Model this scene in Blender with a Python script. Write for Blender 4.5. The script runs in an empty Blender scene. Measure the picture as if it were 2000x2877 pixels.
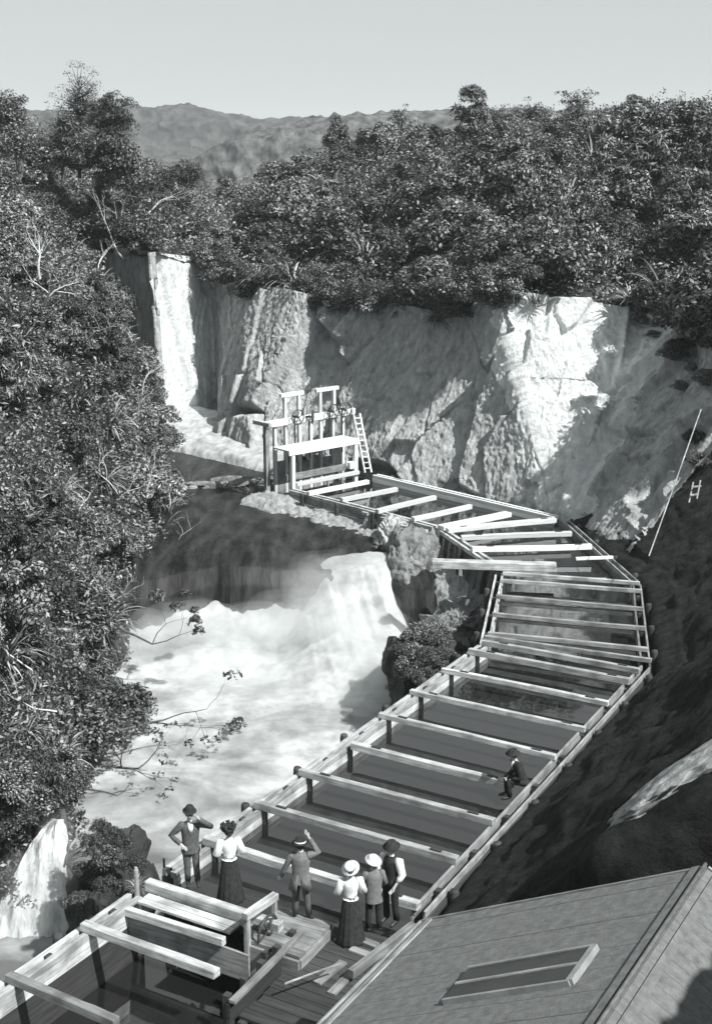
import bpy, math, random
import numpy as np
from mathutils import Vector, Matrix, noise
random.seed(11); rng = np.random.default_rng(11)
S = bpy.context.scene; COL = S.collection
V = Vector
# ------------------------------------------------------------------ camera model
F = 3740.0; HZ = 450.0; CX = 1000.0; CY = 1438.5; H = 15.2
TH = math.atan((CY - HZ) / F); CT, ST = math.cos(TH), math.sin(TH)
def ray(px, py):
    a = (px - CX) / F; b = (CY - py) / F
    return V((a, CT + b * ST, -ST + b * CT))
def P(px, py, z=0.0):                      # place seen at a photograph pixel, on the level z
    d = ray(px, py); return V((0, 0, H)) + d * ((z - H) / d.z)
def Q(px, py, Y):                          # the same, at the distance Y
    d = ray(px, py); return V((0, 0, H)) + d * (Y / d.y)
cam = bpy.data.cameras.new('camera'); camo = bpy.data.objects.new('camera', cam); COL.objects.link(camo)
camo.location = (0, 0, H); camo.rotation_euler = (math.pi / 2 - TH, 0, 0)
cam.sensor_fit = 'VERTICAL'; cam.sensor_height = 36; cam.lens = 36 * F / 2877; cam.clip_end = 20000; cam.clip_start = .1
S.camera = camo
# ------------------------------------------------------------------ light
SUN_EL = math.radians(49); SX, SY = .755, -.656
sd = V((SX * math.cos(SUN_EL), SY * math.cos(SUN_EL), math.sin(SUN_EL)))
sl = bpy.data.lights.new('sun', 'SUN'); sl.energy = 5.0; sl.angle = math.radians(.5); sl.color = (1, .985, .96)
so = bpy.data.objects.new('sun', sl); COL.objects.link(so); so.rotation_euler = sd.to_track_quat('Z', 'Y').to_euler()
W = bpy.data.worlds.new('World'); S.world = W; W.use_nodes = True
nt = W.node_tree; bg = nt.nodes['Background']
sk = nt.nodes.new('ShaderNodeTexSky'); sk.sky_type = 'NISHITA'; sk.sun_disc = False
sk.sun_elevation = SUN_EL; sk.sun_rotation = math.atan2(SX, SY); sk.air_density = 1.0; sk.dust_density = 2.5; sk.ozone_density = 1
bw = nt.nodes.new('ShaderNodeRGBToBW'); cr = nt.nodes.new('ShaderNodeMix'); cr.data_type = 'RGBA'; cr.blend_type = 'MULTIPLY'
cr.inputs[0].default_value = 1; cr.inputs[7].default_value = (.95, 1.0, 1.02, 1)
pw = nt.nodes.new('ShaderNodeMath'); pw.operation = 'POWER'; pw.inputs[1].default_value = .45; ml = nt.nodes.new('ShaderNodeMath'); ml.operation = 'MULTIPLY'; ml.inputs[1].default_value = 1.8   # plate equally sensitive over the whole sky
nt.links.new(sk.outputs[0], bw.inputs[0]); nt.links.new(bw.outputs[0], pw.inputs[0]); nt.links.new(pw.outputs[0], ml.inputs[0]); nt.links.new(ml.outputs[0], cr.inputs[6]); nt.links.new(cr.outputs[2], bg.inputs[0])
bg.inputs[1].default_value = .12
S.view_settings.view_transform = 'Standard'; S.view_settings.look = 'None'; S.view_settings.exposure = 0.55; S.view_settings.gamma = 1
S.cycles.max_bounces = 8; S.cycles.volume_bounces = 4; S.cycles.diffuse_bounces = 3; S.cycles.transparent_max_bounces = 96
# ------------------------------------------------------------------ materials
def g(v): return (v * .955, v, v * 1.0, 1)
def mat(name, lo, hi, scale=3, rough=.8, bump=0, bscale=None, detail=6, stretch=None, uv=False, island=0, spec=.3, contrast=(.35, .65), extra=None, bd=.1, orand=0):
    m = bpy.data.materials.new(name); m.use_nodes = True; t = m.node_tree; N = t.nodes; L = t.links
    b = N['Principled BSDF']; b.inputs['Roughness'].default_value = rough; b.inputs['Specular IOR Level'].default_value = spec
    tc = N.new('ShaderNodeTexCoord'); src = tc.outputs['UV' if uv else 'Object']
    if uv == 'gen': src = tc.outputs['Object']
    if not uv:
        ge = N.new('ShaderNodeNewGeometry'); src = ge.outputs['Position']
    if stretch:
        mp = N.new('ShaderNodeMapping'); mp.inputs['Scale'].default_value = stretch; L.new(src, mp.inputs[0]); src = mp.outputs[0]
    nz = N.new('ShaderNodeTexNoise'); nz.inputs['Scale'].default_value = scale; nz.inputs['Detail'].default_value = detail; nz.inputs['Roughness'].default_value = .65
    L.new(src, nz.inputs['Vector'])
    mr = N.new('ShaderNodeMapRange'); mr.inputs[1].default_value = contrast[0]; mr.inputs[2].default_value = contrast[1]
    fac = nz.outputs[0]
    if island:
        gi = N.new('ShaderNodeNewGeometry'); ad = N.new('ShaderNodeMix'); ad.data_type = 'FLOAT'; ad.inputs[0].default_value = island
        L.new(fac, ad.inputs[2]); L.new(gi.outputs['Random Per Island'], ad.inputs[3]); fac = ad.outputs[0]
    L.new(fac, mr.inputs[0])
    mx = N.new('ShaderNodeMix'); mx.data_type = 'RGBA'; mx.inputs[6].default_value = g(lo); mx.inputs[7].default_value = g(hi)
    L.new(mr.outputs[0], mx.inputs[0]); col = mx.outputs[2]
    if extra: col = extra(t, src, col)
    if orand:
        oi = N.new('ShaderNodeObjectInfo'); om = N.new('ShaderNodeMapRange'); om.inputs[3].default_value = 1 - orand; om.inputs[4].default_value = 1 + orand * .5; L.new(oi.outputs['Random'], om.inputs[0])
        vm = N.new('ShaderNodeMix'); vm.data_type = 'RGBA'; vm.blend_type = 'MULTIPLY'; vm.inputs[0].default_value = 1; L.new(col, vm.inputs[6]); L.new(om.outputs[0], vm.inputs[7]); col = vm.outputs[2]
    L.new(col, b.inputs['Base Color'])
    if bump:
        bn = N.new('ShaderNodeTexNoise'); bn.inputs['Scale'].default_value = bscale or scale * 3; bn.inputs['Detail'].default_value = 8; bn.inputs['Roughness'].default_value = .7
        L.new(src, bn.inputs['Vector'])
        bp = N.new('ShaderNodeBump'); bp.inputs['Strength'].default_value = bump; bp.inputs['Distance'].default_value = bd
        L.new(bn.outputs[0], bp.inputs['Height']); L.new(bp.outputs[0], b.inputs['Normal'])
    return m
M = {}
def stain(t, src, col):
    ge = t.nodes.new('ShaderNodeNewGeometry'); n = t.nodes.new('ShaderNodeTexNoise'); n.inputs['Scale'].default_value = 1.7; n.inputs['Detail'].default_value = 5; t.links.new(ge.outputs['Position'], n.inputs['Vector'])
    mr = t.nodes.new('ShaderNodeMapRange'); mr.inputs[1].default_value = .42; mr.inputs[2].default_value = .66; mr.inputs[3].default_value = 1.05; mr.inputs[4].default_value = .55; t.links.new(n.outputs[0], mr.inputs[0])
    x = t.nodes.new('ShaderNodeMix'); x.data_type = 'RGBA'; x.blend_type = 'MULTIPLY'; x.inputs[0].default_value = 1; t.links.new(col, x.inputs[6]); t.links.new(mr.outputs[0], x.inputs[7]); return x.outputs[2]
M['wood'] = mat('sun_bleached_timber', .24, .72, 1, .75, .35, 6, stretch=(1.2, 14, 1), uv=True, contrast=(.28, .68), orand=.35, extra=stain)
M['wood_mid'] = mat('weathered_timber', .16, .42, 1, .8, .35, 6, stretch=(1.2, 14, 1), uv=True, contrast=(.3, .7), orand=.35, extra=stain)
M['wood_dark'] = mat('wet_and_shaded_timber', .03, .07, 1, .7, .3, 6, stretch=(1, 12, 1), uv=True, orand=.35)  # wet below the rails; on the platform it paints the house shade
M['wood_white'] = mat('fresh_pale_timber', .55, .85, 1, .7, .25, 6, stretch=(1.2, 14, 1), uv=True, contrast=(.25, .6), orand=.35)
M['iron'] = mat('dark_iron', .025, .06, 8, .5, .1, spec=.5)
M['cliff'] = mat('pumice_cliff', .27, .64, 2.6, .95, 1.0, 9, stretch=(1, 1, .5), contrast=(.3, .7), spec=.1, bd=.16)
M['sunlit_pale'] = mat('sunlit_pale_slip', .50, .86, 2.6, .95, 1.0, 9, stretch=(1, 1, .6), contrast=(.25, .6), spec=.1, bd=.16)  # pale slip tone with the sunlight of the cliff faces painted in
M['rock'] = mat('grey_boulder', .11, .34, 2.6, .9, 1.0, 9, contrast=(.3, .7), spec=.1)
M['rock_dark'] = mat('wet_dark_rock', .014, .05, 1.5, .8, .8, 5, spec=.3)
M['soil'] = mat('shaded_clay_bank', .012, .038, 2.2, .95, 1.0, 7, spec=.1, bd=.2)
M['pale_bank_sun_patch'] = mat('pale_bank_sun_patch', .22, .40, 2.5, .95, .8, 9, spec=.1)  # embankment's own tone; painted sunlight on the right-bank lump
M['under'] = mat('leaf_litter', .02, .06, 3, .95, .5, 9, spec=.1)
M['concrete'] = mat('pale_masonry', .30, .55, 1.5, .9, .5, 8, spec=.15)
M['hill'] = mat('bush_covered_hill', .045, .10, .16, .95, 1.0, .45, detail=9, contrast=(.38, .62), spec=0)
M['hill2'] = mat('scrubby_valley_slope', .055, .15, .35, .95, 1.0, .9, detail=9, contrast=(.38, .62), spec=0)
M['leaf'] = mat('dark_glossy_leaves', .03, .37, .35, .5, island=.75, spec=.3, contrast=(.42, .92), orand=.45)
M['leaf_pale'] = mat('pale_leaves', .06, .50, .4, .5, island=.75, spec=.3, contrast=(.38, .9), orand=.4)
M['leaf_dark'] = mat('deep_dark_leaves', .028, .16, .4, .45, island=.7, spec=.3, contrast=(.4, .9), orand=.4)
M['fern'] = mat('fern_fronds', .06, .5, .4, .5, island=.7, spec=.4, contrast=(.35, .85), orand=.4)
M['bark'] = mat('dark_bark', .05, .14, 5, .9, .4, spec=.1)
M['bark_pale'] = mat('bleached_bark', .42, .72, 5, .8, .3, spec=.2)
M['cloth_dark'] = mat('dark_wool', .022, .045, 12, .95, .2, 60, spec=.1)
M['cloth_grey'] = mat('grey_tweed', .075, .13, 14, .95, .2, 60, spec=.1)
M['cloth_mid'] = mat('mid_grey_wool', .13, .2, 14, .95, .2, 60, spec=.1)
M['cloth_white'] = mat('white_cotton', .68, .82, 10, .9, .25, 40, spec=.1)
M['straw'] = mat('pale_straw', .55, .72, 30, .8, .2, spec=.2)
M['skin'] = mat('skin', .36, .44, 10, .6, spec=.3)
M['hair'] = mat('dark_hair', .02, .05, 20, .6, .3, spec=.3)
M['leather'] = mat('black_leather', .02, .04, 10, .5, spec=.4)
M['paper'] = mat('paper', .6, .75, 8, .8)
M['shingle'] = mat('grey_roof_boards', .12, .23, 6, .9, .5, 30, stretch=(1, 1, 1), uv=True, contrast=(.3, .7), spec=.15)
M['weatherboard'] = mat('grey_weatherboard', .2, .3, 2, .85, .2)
M['glass'] = mat('dark_skylight_glass', .03, .05, 2, .35, spec=.3)
M['void'] = mat('dark_inside', .01, .015, 2, .9)
def water(name, col, rough, bs, bstr, ior=1.5, stretch=None):
    m = bpy.data.materials.new(name); m.use_nodes = True; t = m.node_tree; b = t.nodes['Principled BSDF']
    b.inputs['Base Color'].default_value = g(col); b.inputs['Roughness'].default_value = rough; b.inputs['IOR'].default_value = ior
    ge = t.nodes.new('ShaderNodeNewGeometry'); src = ge.outputs['Position']
    if stretch:
        mp = t.nodes.new('ShaderNodeMapping'); mp.inputs['Scale'].default_value = stretch; t.links.new(src, mp.inputs[0]); src = mp.outputs[0]
    n = t.nodes.new('ShaderNodeTexNoise'); n.inputs['Scale'].default_value = bs; n.inputs['Detail'].default_value = 4; t.links.new(src, n.inputs['Vector'])
    bp = t.nodes.new('ShaderNodeBump'); bp.inputs['Strength'].default_value = bstr; bp.inputs['Distance'].default_value = .1
    t.links.new(n.outputs[0], bp.inputs['Height']); t.links.new(bp.outputs[0], b.inputs['Normal'])
    return m
M['canal_water'] = water('still_canal_water', .012, .03, 1.5, .03, 2.2)
M['river_water'] = mat('dark_river_water', .010, .05, 1.1, .32, .8, 2.6, stretch=(1.6, .45, .25), spec=.1, contrast=(.4, .68))
def foam_extra(t, src, col):               # churned streaks of thinner foam over dark water
    n = t.nodes.new('ShaderNodeTexNoise'); n.inputs['Scale'].default_value = .42; n.inputs['Detail'].default_value = 5; n.inputs['Distortion'].default_value = .6
    mp = t.nodes.new('ShaderNodeMapping'); mp.inputs['Scale'].default_value = (.55, 1.0, .6); mp.inputs['Rotation'].default_value = (0, 0, -.5)
    t.links.new(src, mp.inputs[0]); t.links.new(mp.outputs[0], n.inputs['Vector'])
    # the foam thins out down the river, away from the fall
    sp = t.nodes.new('ShaderNodeSeparateXYZ'); t.links.new(src, sp.inputs[0])
    mr = t.nodes.new('ShaderNodeMapRange'); mr.inputs[1].default_value = 34; mr.inputs[2].default_value = 47; mr.inputs[3].default_value = .15; mr.inputs[4].default_value = -.02
    t.links.new(sp.outputs[1], mr.inputs[0])
    ad = t.nodes.new('ShaderNodeMath'); t.links.new(n.outputs[0], ad.inputs[0]); t.links.new(mr.outputs[0], ad.inputs[1])
    m2 = t.nodes.new('ShaderNodeMapRange'); m2.inputs[1].default_value = .46; m2.inputs[2].default_value = .74; t.links.new(ad.outputs[0], m2.inputs[0])
    x = t.nodes.new('ShaderNodeMix'); x.data_type = 'RGBA'; x.inputs[7].default_value = g(.13)
    t.links.new(m2.outputs[0], x.inputs[0]); t.links.new(col, x.inputs[6]); return x.outputs[2]
M['foam'] = mat('white_water', .33, .55, 1.1, .9, .2, 6, extra=foam_extra, spec=.1)
fb = M['foam'].node_tree.nodes['Principled BSDF']; fb.inputs['Subsurface Weight'].default_value = .8; fb.inputs['Subsurface Radius'].default_value = (1, 1, 1); fb.inputs['Subsurface Scale'].default_value = .5
M['fall'] = mat('falling_white_water', .34, .72, 1.5, .8, .8, 4, stretch=(1.8, 1.8, .22), spec=.15, contrast=(.34, .6))
# ------------------------------------------------------------------ mesh helpers
def tag(o, label=None, cat=None, group=None, kind=None):
    if label: o['label'] = label
    if cat: o['category'] = cat
    if group: o['group'] = group
    if kind: o['kind'] = kind
    return o
def empty(name, loc, label, cat, group=None, rz=0):
    o = bpy.data.objects.new(name, None); COL.objects.link(o); o.location = loc; o.rotation_euler.z = rz; o.empty_display_size = .2
    return tag(o, label, cat, group)
def origin(o):
    p = V((0, 0, 0))
    while o: p = p + o.location; o = o.parent
    return p
class MB:
    def __init__(s): s.v = []; s.f = []; s.uv = []; s.mi = []
    def add(s, vs, fs, uvs=None, mi=0):
        o = len(s.v); s.v += [tuple(v) for v in vs]
        for k, f in enumerate(fs):
            s.f.append([o + i for i in f]); s.mi.append(mi)
            s.uv.append(uvs[k] if uvs else [(vs[i][0], vs[i][1] + vs[i][2]) for i in f])
    def box(s, p0, p1, w, h, up=(0, 0, 1), mi=0, w2=None, h2=None):   # a beam from p0 to p1
        p0, p1 = V(p0), V(p1); d = p1 - p0; ln = d.length; d.normalize(); up = V(up)
        sd_ = d.cross(up)
        if sd_.length < .05: sd_ = d.cross(V((1, 0, 0)))
        sd_.normalize(); u = sd_.cross(d); w2 = w if w2 is None else w2; h2 = h if h2 is None else h2
        vs = [];
        for p, ww, hh in ((p0, w, h), (p1, w2, h2)):
            for a, b in ((-1, -1), (1, -1), (1, 1), (-1, 1)): vs.append(p + sd_ * (a * ww / 2) + u * (b * hh / 2))
        ou, ov = random.uniform(0, 50), random.uniform(0, 50); fs = []; uv = []
        for k in range(4):
            k2 = (k + 1) % 4; fs.append([k, k2, 4 + k2, 4 + k]); c = ov + k * .37
            uv.append([(ou, c), (ou, c + (w if k % 2 == 0 else h)), (ou + ln, c + (w if k % 2 == 0 else h)), (ou + ln, c)])
        fs += [[3, 2, 1, 0], [4, 5, 6, 7]]
        uv += [[(ou, ov), (ou + w, ov), (ou + w, ov + h), (ou, ov + h)]] * 2
        s.add(vs, fs, uv, mi); return s
    def plank(s, p0, p1, w, h, up=(0, 0, 1), n=9, j=.012):           # a sawn timber, not quite straight, ends not quite square
        p0, p1 = V(p0), V(p1); d = p1 - p0; ln = d.length; d.normalize(); sd_ = d.cross(V(up)).normalized(); u = sd_.cross(d)
        vs = []; ou, ov = random.uniform(0, 50), random.uniform(0, 50); ph, bow, sag = random.uniform(0, 6), random.gauss(0, j * 1.3), random.gauss(0, j * .8)
        for i in range(n + 1):
            t = i / n; c = p0 + d * (ln * t) + sd_ * (bow * math.sin(math.pi * t)) + u * (sag * math.sin(math.pi * t)); k = 1 + random.uniform(-.04, .04)
            for a, b in ((-1, -1), (1, -1), (1, 1), (-1, 1)):
                e = d * random.uniform(-.02, .02) if i in (0, n) else V((0, 0, 0)); vs.append(c + sd_ * (a * w / 2 * k + random.uniform(-j, j) * .35) + u * (b * h / 2 + (random.uniform(-j, 0) * .5 if b > 0 else 0)) + e)
        fs = []; uv = []; cc = (0, w, w + h, 2 * w + h, 2 * w + 2 * h)
        for i in range(n):
            for k in range(4):
                k2 = (k + 1) % 4; fs.append([i * 4 + k, i * 4 + k2, i * 4 + 4 + k2, i * 4 + 4 + k]); a0, a1 = ou + ln * i / n, ou + ln * (i + 1) / n
                uv.append([(a0, ov + cc[k]), (a0, ov + cc[k + 1]), (a1, ov + cc[k + 1]), (a1, ov + cc[k])])
        fs += [[3, 2, 1, 0], [n * 4 + q for q in range(4)]]; uv += [[(ou, ov), (ou + w, ov), (ou + w, ov + h), (ou, ov + h)]] * 2
        s.add(vs, fs, uv); return s
    def tube(s, pts, rad, n=8, mi=0, cap=True, ell=(1, 1)):
        pts = [V(p) for p in pts]; vs = []; fs = []; prev = None
        for i, p in enumerate(pts):
            d = (pts[min(i + 1, len(pts) - 1)] - pts[max(i - 1, 0)]).normalized()
            a = prev - d * prev.dot(d) if prev is not None else d.cross(V((0, 1, 0)) if abs(d.y) < .8 else V((1, 0, 0)))
            a.normalize(); prev = a; b = d.cross(a); r = rad[i] if isinstance(rad, (list, tuple)) else rad
            for k in range(n):
                t = 2 * math.pi * k / n; vs.append(p + a * (r * math.cos(t) * ell[0]) + b * (r * math.sin(t) * ell[1]))
        for i in range(len(pts) - 1):
            for k in range(n):
                k2 = (k + 1) % n; fs.append([i * n + k, i * n + k2, (i + 1) * n + k2, (i + 1) * n + k])
        if cap: fs += [list(range(n))[::-1], [(len(pts) - 1) * n + k for k in range(n)]]
        s.add(vs, fs, None, mi); return s
    def rings(s, rings, n=20, mi=0, cap=True, fold=0, nf=9):           # (z, cx, cy, rx, ry) stacked ellipses
        vs = []; fs = []
        for i, (z, cx, cy, rx, ry) in enumerate(rings):
            for k in range(n):
                t = 2 * math.pi * k / n; q = 1 + fold * (i / max(1, len(rings) - 1)) * math.sin(nf * t + i * .3)
                vs.append(V((cx + rx * q * math.cos(t), cy + ry * q * math.sin(t), z)))
        for i in range(len(rings) - 1):
            for k in range(n):
                k2 = (k + 1) % n; fs.append([i * n + k, i * n + k2, (i + 1) * n + k2, (i + 1) * n + k])
        if cap: fs += [list(range(n))[::-1], [(len(rings) - 1) * n + k for k in range(n)]]
        s.add(vs, fs, None, mi); return s
    def xf(s, mtx, start=0):
        for i in range(start, len(s.v)): s.v[i] = tuple(mtx @ V(s.v[i]))
        return s
    def build(s, name, m, parent=None, smooth=False, bevel=0, loc=None):
        me = bpy.data.meshes.new(name)
        if parent is not None and loc is None: off = origin(parent)
        elif loc is not None: off = V(loc)
        else: off = V((0, 0, 0))
        me.from_pydata([tuple(V(v) - off) for v in s.v], [], s.f)
        ul = me.uv_layers.new(name='UVMap'); fl = [c for f in s.uv for uv in f for c in uv]; ul.data.foreach_set('uv', fl)
        for x in (m if isinstance(m, list) else [m]): me.materials.append(x)
        me.polygons.foreach_set('material_index', s.mi)
        if smooth: me.polygons.foreach_set('use_smooth', [True] * len(me.polygons))
        me.update()
        o = bpy.data.objects.new(name, me); COL.objects.link(o)
        if parent is not None: o.parent = parent
        elif loc is not None: o.location = loc
        if bevel:
            b = o.modifiers.new('bevel', 'BEVEL'); b.width = bevel; b.segments = 1; b.limit_method = 'ANGLE'
        return o
def np_mesh(name, verts, quads, m, smooth=False, parent=None):
    me = bpy.data.meshes.new(name); nq = len(quads)
    me.vertices.add(len(verts)); me.vertices.foreach_set('co', np.asarray(verts, np.float32).ravel())
    me.loops.add(nq * 4); me.polygons.add(nq); me.loops.foreach_set('vertex_index', np.asarray(quads, np.int32).ravel())
    me.polygons.foreach_set('loop_start', np.arange(0, nq * 4, 4, dtype=np.int32)); me.polygons.foreach_set('loop_total', np.full(nq, 4, np.int32))
    if smooth: me.polygons.foreach_set('use_smooth', np.ones(nq, bool))
    me.materials.append(m); me.update(calc_edges=True); me.validate()
    o = bpy.data.objects.new(name, me); COL.objects.link(o)
    if parent: o.parent = parent
    return o
def loft(ctrl, nu, nv, cu=None):
    """rows x cols control points -> (nv,nu,3) grid, linear between columns, smooth between rows"""
    A = np.array([[tuple(p) for p in r] for r in ctrl]); R, Cn, _ = A.shape
    u = np.linspace(0, Cn - 1, nu); i = np.minimum(u.astype(int), Cn - 2); t = (u - i)[None, :, None]
    B = A[:, i] * (1 - t) + A[:, i + 1] * t
    w = np.linspace(0, R - 1, nv); j = np.minimum(w.astype(int), R - 2); q = (w - j)[:, None, None]
    p0 = B[np.maximum(j - 1, 0)]; p1 = B[j]; p2 = B[j + 1]; p3 = B[np.minimum(j + 2, R - 1)]
    cat = .5 * ((2 * p1) + (-p0 + p2) * q + (2 * p0 - 5 * p1 + 4 * p2 - p3) * q ** 2 + (-p0 + 3 * p1 - 3 * p2 + p3) * q ** 3)
    return (cat + p1 * (1 - q) + p2 * q) / 2
def normals(G):
    du = np.gradient(G, axis=1); dv = np.gradient(G, axis=0); n = np.cross(du, dv); return n / (np.linalg.norm(n, axis=2, keepdims=True) + 1e-9)
def displace(G, fn):
    Nn = normals(G); out = G.copy()
    for a in range(G.shape[0]):
        for b in range(G.shape[1]):
            p = V(G[a, b]); out[a, b] += Nn[a, b] * fn(p)
    return out
def grid_obj(name, G, m, smooth=False):
    nv, nu, _ = G.shape; idx = np.arange(nv * nu).reshape(nv, nu)
    q = np.stack([idx[:-1, :-1], idx[:-1, 1:], idx[1:, 1:], idx[1:, :-1]], -1).reshape(-1, 4)
    return np_mesh(name, G.reshape(-1, 3), q, m, smooth)
def fr(p, s, o=4): return noise.fractal(p * s, 1.0, 2.0, o, noise_basis='PERLIN_ORIGINAL')
def facet(p, s, k, z=.45):                 # broken planes, each tilted its own way
    q = V((p.x * s, p.y * s, p.z * s * z)); d, pts = noise.voronoi(q)
    c = pts[0]; r = noise.cell_vector(c * 7.13 + V((3, 5, 7)))
    e = min(1, (d[1] - d[0]) / .05); crack = -.32 * max(0, 1 - (d[1] - d[0]) / .03) * max(0, min(1, .3 + 2.2 * noise.noise(q * 1.4)))
    return k * crack + k * e * ((r - V((.5, .5, .5))).dot(q - c) * 1.1 + (r.x - .5) * .8)
# ================================================================== SETTING
def st(o): o['kind'] = 'structure'; return o
# ---- cliff (columns of control points from its foot to its brow)
CB = [(280, 1190, 84), (455, 1195, 77), (604, 1195, 83), (634, 1207, 77), (745, 1240, 72.3), (880, 1295, 69), (1046, 1338, 65.2), (1300, 1398, 60.9), (1560, 1440, 58.2), (1600, 1440, 58.0), (1660, 1495, 54.5), (1745, 1560, 50.5)]
CTOP = [(280, 690, 86), (425, 708, 79), (588, 724, 85), (622, 750, 83.5), (720, 812, 80), (880, 842, 76.5), (1060, 846, 73), (1250, 882, 67.5), (1405, 812, 64), (1810, 860, 64.5), (2010, 930, 57.5), (2150, 960, 51)]
foot = [Q(*c) for c in CB]; brow = [Q(*c) for c in CTOP]
low = [V((p.x - .3, p.y - .6, -7.5)) for p in foot]
for p in foot: p.z = min(p.z, 0)
mid = [f.lerp(b, .55) + V((0, .5, 0)) for f, b in zip(foot, brow)]
G = loft([low, foot, mid, brow], 1000, 340)
def cl(p):
    q = V((p.x, p.y, p.z * .35))
    e = facet(V((p.x + .25 * p.z, p.y, p.z)), .2, 2.0, .24) + facet(V((p.x - .2 * p.z + 9, p.y + 2, p.z)), .52, .75, .3) + facet(p, 1.3, .07, .35)
    return e + .025 * noise.ridged_multi_fractal(q * 1.3, 1, 2, 3, 1, 2) - .04 + .055 * fr(q, 2.6, 3) + .055 * fr(V((p.x, p.y, p.z * .6)), 6, 2)
G = displace(G, lambda p: cl(p) * min(1, max(.3, (p.x + 12) / 6))); cliff_G = G
co = st(grid_obj('cliff', G, M['cliff'])); co.data.materials.append(M['sunlit_pale'])
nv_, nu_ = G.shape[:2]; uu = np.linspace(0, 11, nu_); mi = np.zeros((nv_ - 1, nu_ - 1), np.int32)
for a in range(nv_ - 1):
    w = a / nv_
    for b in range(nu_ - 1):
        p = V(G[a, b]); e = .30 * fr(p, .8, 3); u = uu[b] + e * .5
        mi[a, b] = 1 if (7.8 < u < 9.5) or (1.0 < uu[b] + .05 * e < 2.0) else 0  # paler by position: sunlight painted into the triangle and the left pillar
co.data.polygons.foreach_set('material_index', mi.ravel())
# ---- hillside above the cliff
def lift(p, z): return V((p.x, p.y, p.z + z))
HS = [[lift(p, -.4) + V((0, .3, 0)) for p in brow]]
r2 = [(180, 640, 90), (440, 640, 85), (550, 645, 90), (600, 660, 90), (730, 690, 88), (900, 700, 86), (1070, 690, 82), (1260, 680, 76), (1430, 640, 75), (1800, 640, 77), (2010, 640, 70), (2200, 600, 62)]
r3 = [(180, 520, 96), (440, 560, 97), (550, 600, 99), (620, 600, 99), (750, 600, 97), (920, 560, 93), (1090, 505, 91), (1280, 510, 88), (1450, 480, 86), (1800, 470, 86), (2030, 420, 82), (2260, 380, 76)]
r4 = [(180, 455, 112), (440, 540, 112), (550, 605, 112), (640, 595, 112), (770, 560, 111), (940, 460, 109), (1100, 395, 107), (1290, 440, 104), (1460, 385, 101), (1800, 360, 100), (2040, 360, 97), (2300, 330, 92)]
for r in (r2, r3, r4): HS.append([Q(*c) for c in r])
HS.append([V((p.x * 1.1, p.y + 35, p.z - 14)) for p in HS[-1]])
G = loft(HS, 150, 90); G = displace(G, lambda p: .9 * fr(p, .12, 4) + .3 * fr(p, .6, 3)); hill_G = G
st(grid_obj('hillside', G, M['under'], True))
# ---- left bank
LB = [(28.5, -8.6, -9.5), (31.5, -9.4, -8), (35, -8.4, -6.0), (39.5, -8.7, -5.6), (43.6, -9.1, -5.4), (48, -9.3, -5.0), (52, -9.4, -4.6), (55, -8.7, -3.0), (58, -8.9, -1.4), (63, -9.2, -1.2), (69, -10.2, -1.2), (76, -12.2, -1.2), (84, -15.0, -1), (92, -16.2, 3), (104, -18, 4)]
def lbp(d, h0, ease):
    out = []
    for (Y, x, z) in LB:
        k = min(1, max(0, (Y - 31) / 16)); out.append(V((x - d, Y + d * .12, z + h0 * (ease + (1 - ease) * k))))
    return out
rows = [[V((x + .7, Y, z - 3)) for (Y, x, z) in LB], lbp(0, .3, 1), lbp(1.2, 4.6, .72), lbp(4, 10.8, .6), lbp(8.5, 14.6, .7), lbp(12.5, 16, .8), lbp(22, 17.5, .85), lbp(45, 19, .9)]
G = loft(rows, 150, 90); G = displace(G, lambda p: .7 * fr(p, .2, 4) + .2 * fr(p, .9, 3)); left_G = G
st(grid_obj('river_bank', G, M['under'], True))
# ---- right bank: from the canal wall up to the hill the view is taken from
RB = [((-11.7, 2.5), (.863, -.504)), ((-7.7, 9.4), (.863, -.504)), ((-4.4, 15.2), (.863, -.504)), ((-1.6, 19.9), (.863, -.504)), ((-.4, 22.0), (.863, -.504)), ((.1, 22.9), (.863, -.504)), ((1.12, 24.6), (.863, -.504)), ((3.05, 28.5), (.863, -.504)), ((6.68, 34.97), (.863, -.504)), ((8.95, 38.8), (.93, -.36)), ((10.36, 47.05), (.99, -.1)), ((9.77, 50.77), (.99, .05)), ((9.0, 56.6), (.97, .25))]
prof = [(0.12, -3), (.42, -.22), (1.2, .3), (4, 2.9), (8, 6.6), (12, 10.8), (17, 15.8), (24, 19.5), (40, 22), (70, 24)]
rows = []
for (t, z) in prof:
    r = []
    for k, ((x, y), (nx, ny)) in enumerate(RB):
        zz = z
        if k <= 4 and t <= 8: zz = min(z, -.6)
        if k in (1, 2, 3, 4) and t == 12: zz = 9.0
        if k >= 10 and t > 1: zz = z * .75
        if k <= 2 and t >= 12: zz = min(zz, 12.8 + (t - 12) * .5)
        r.append(V((x + nx * t, y + ny * t, zz)))
    rows.append(r)
G = loft(rows, 330, 260); G = displace(G, lambda p: (.35 * fr(p, .35, 4) + .12 * fr(p, 1.3, 4) + .05 * fr(p, 4.5, 3)) if p.z > .3 else .05 * fr(p, 1.5, 3)); right_G = G
st(grid_obj('slope', G, M['soil'], True))
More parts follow.
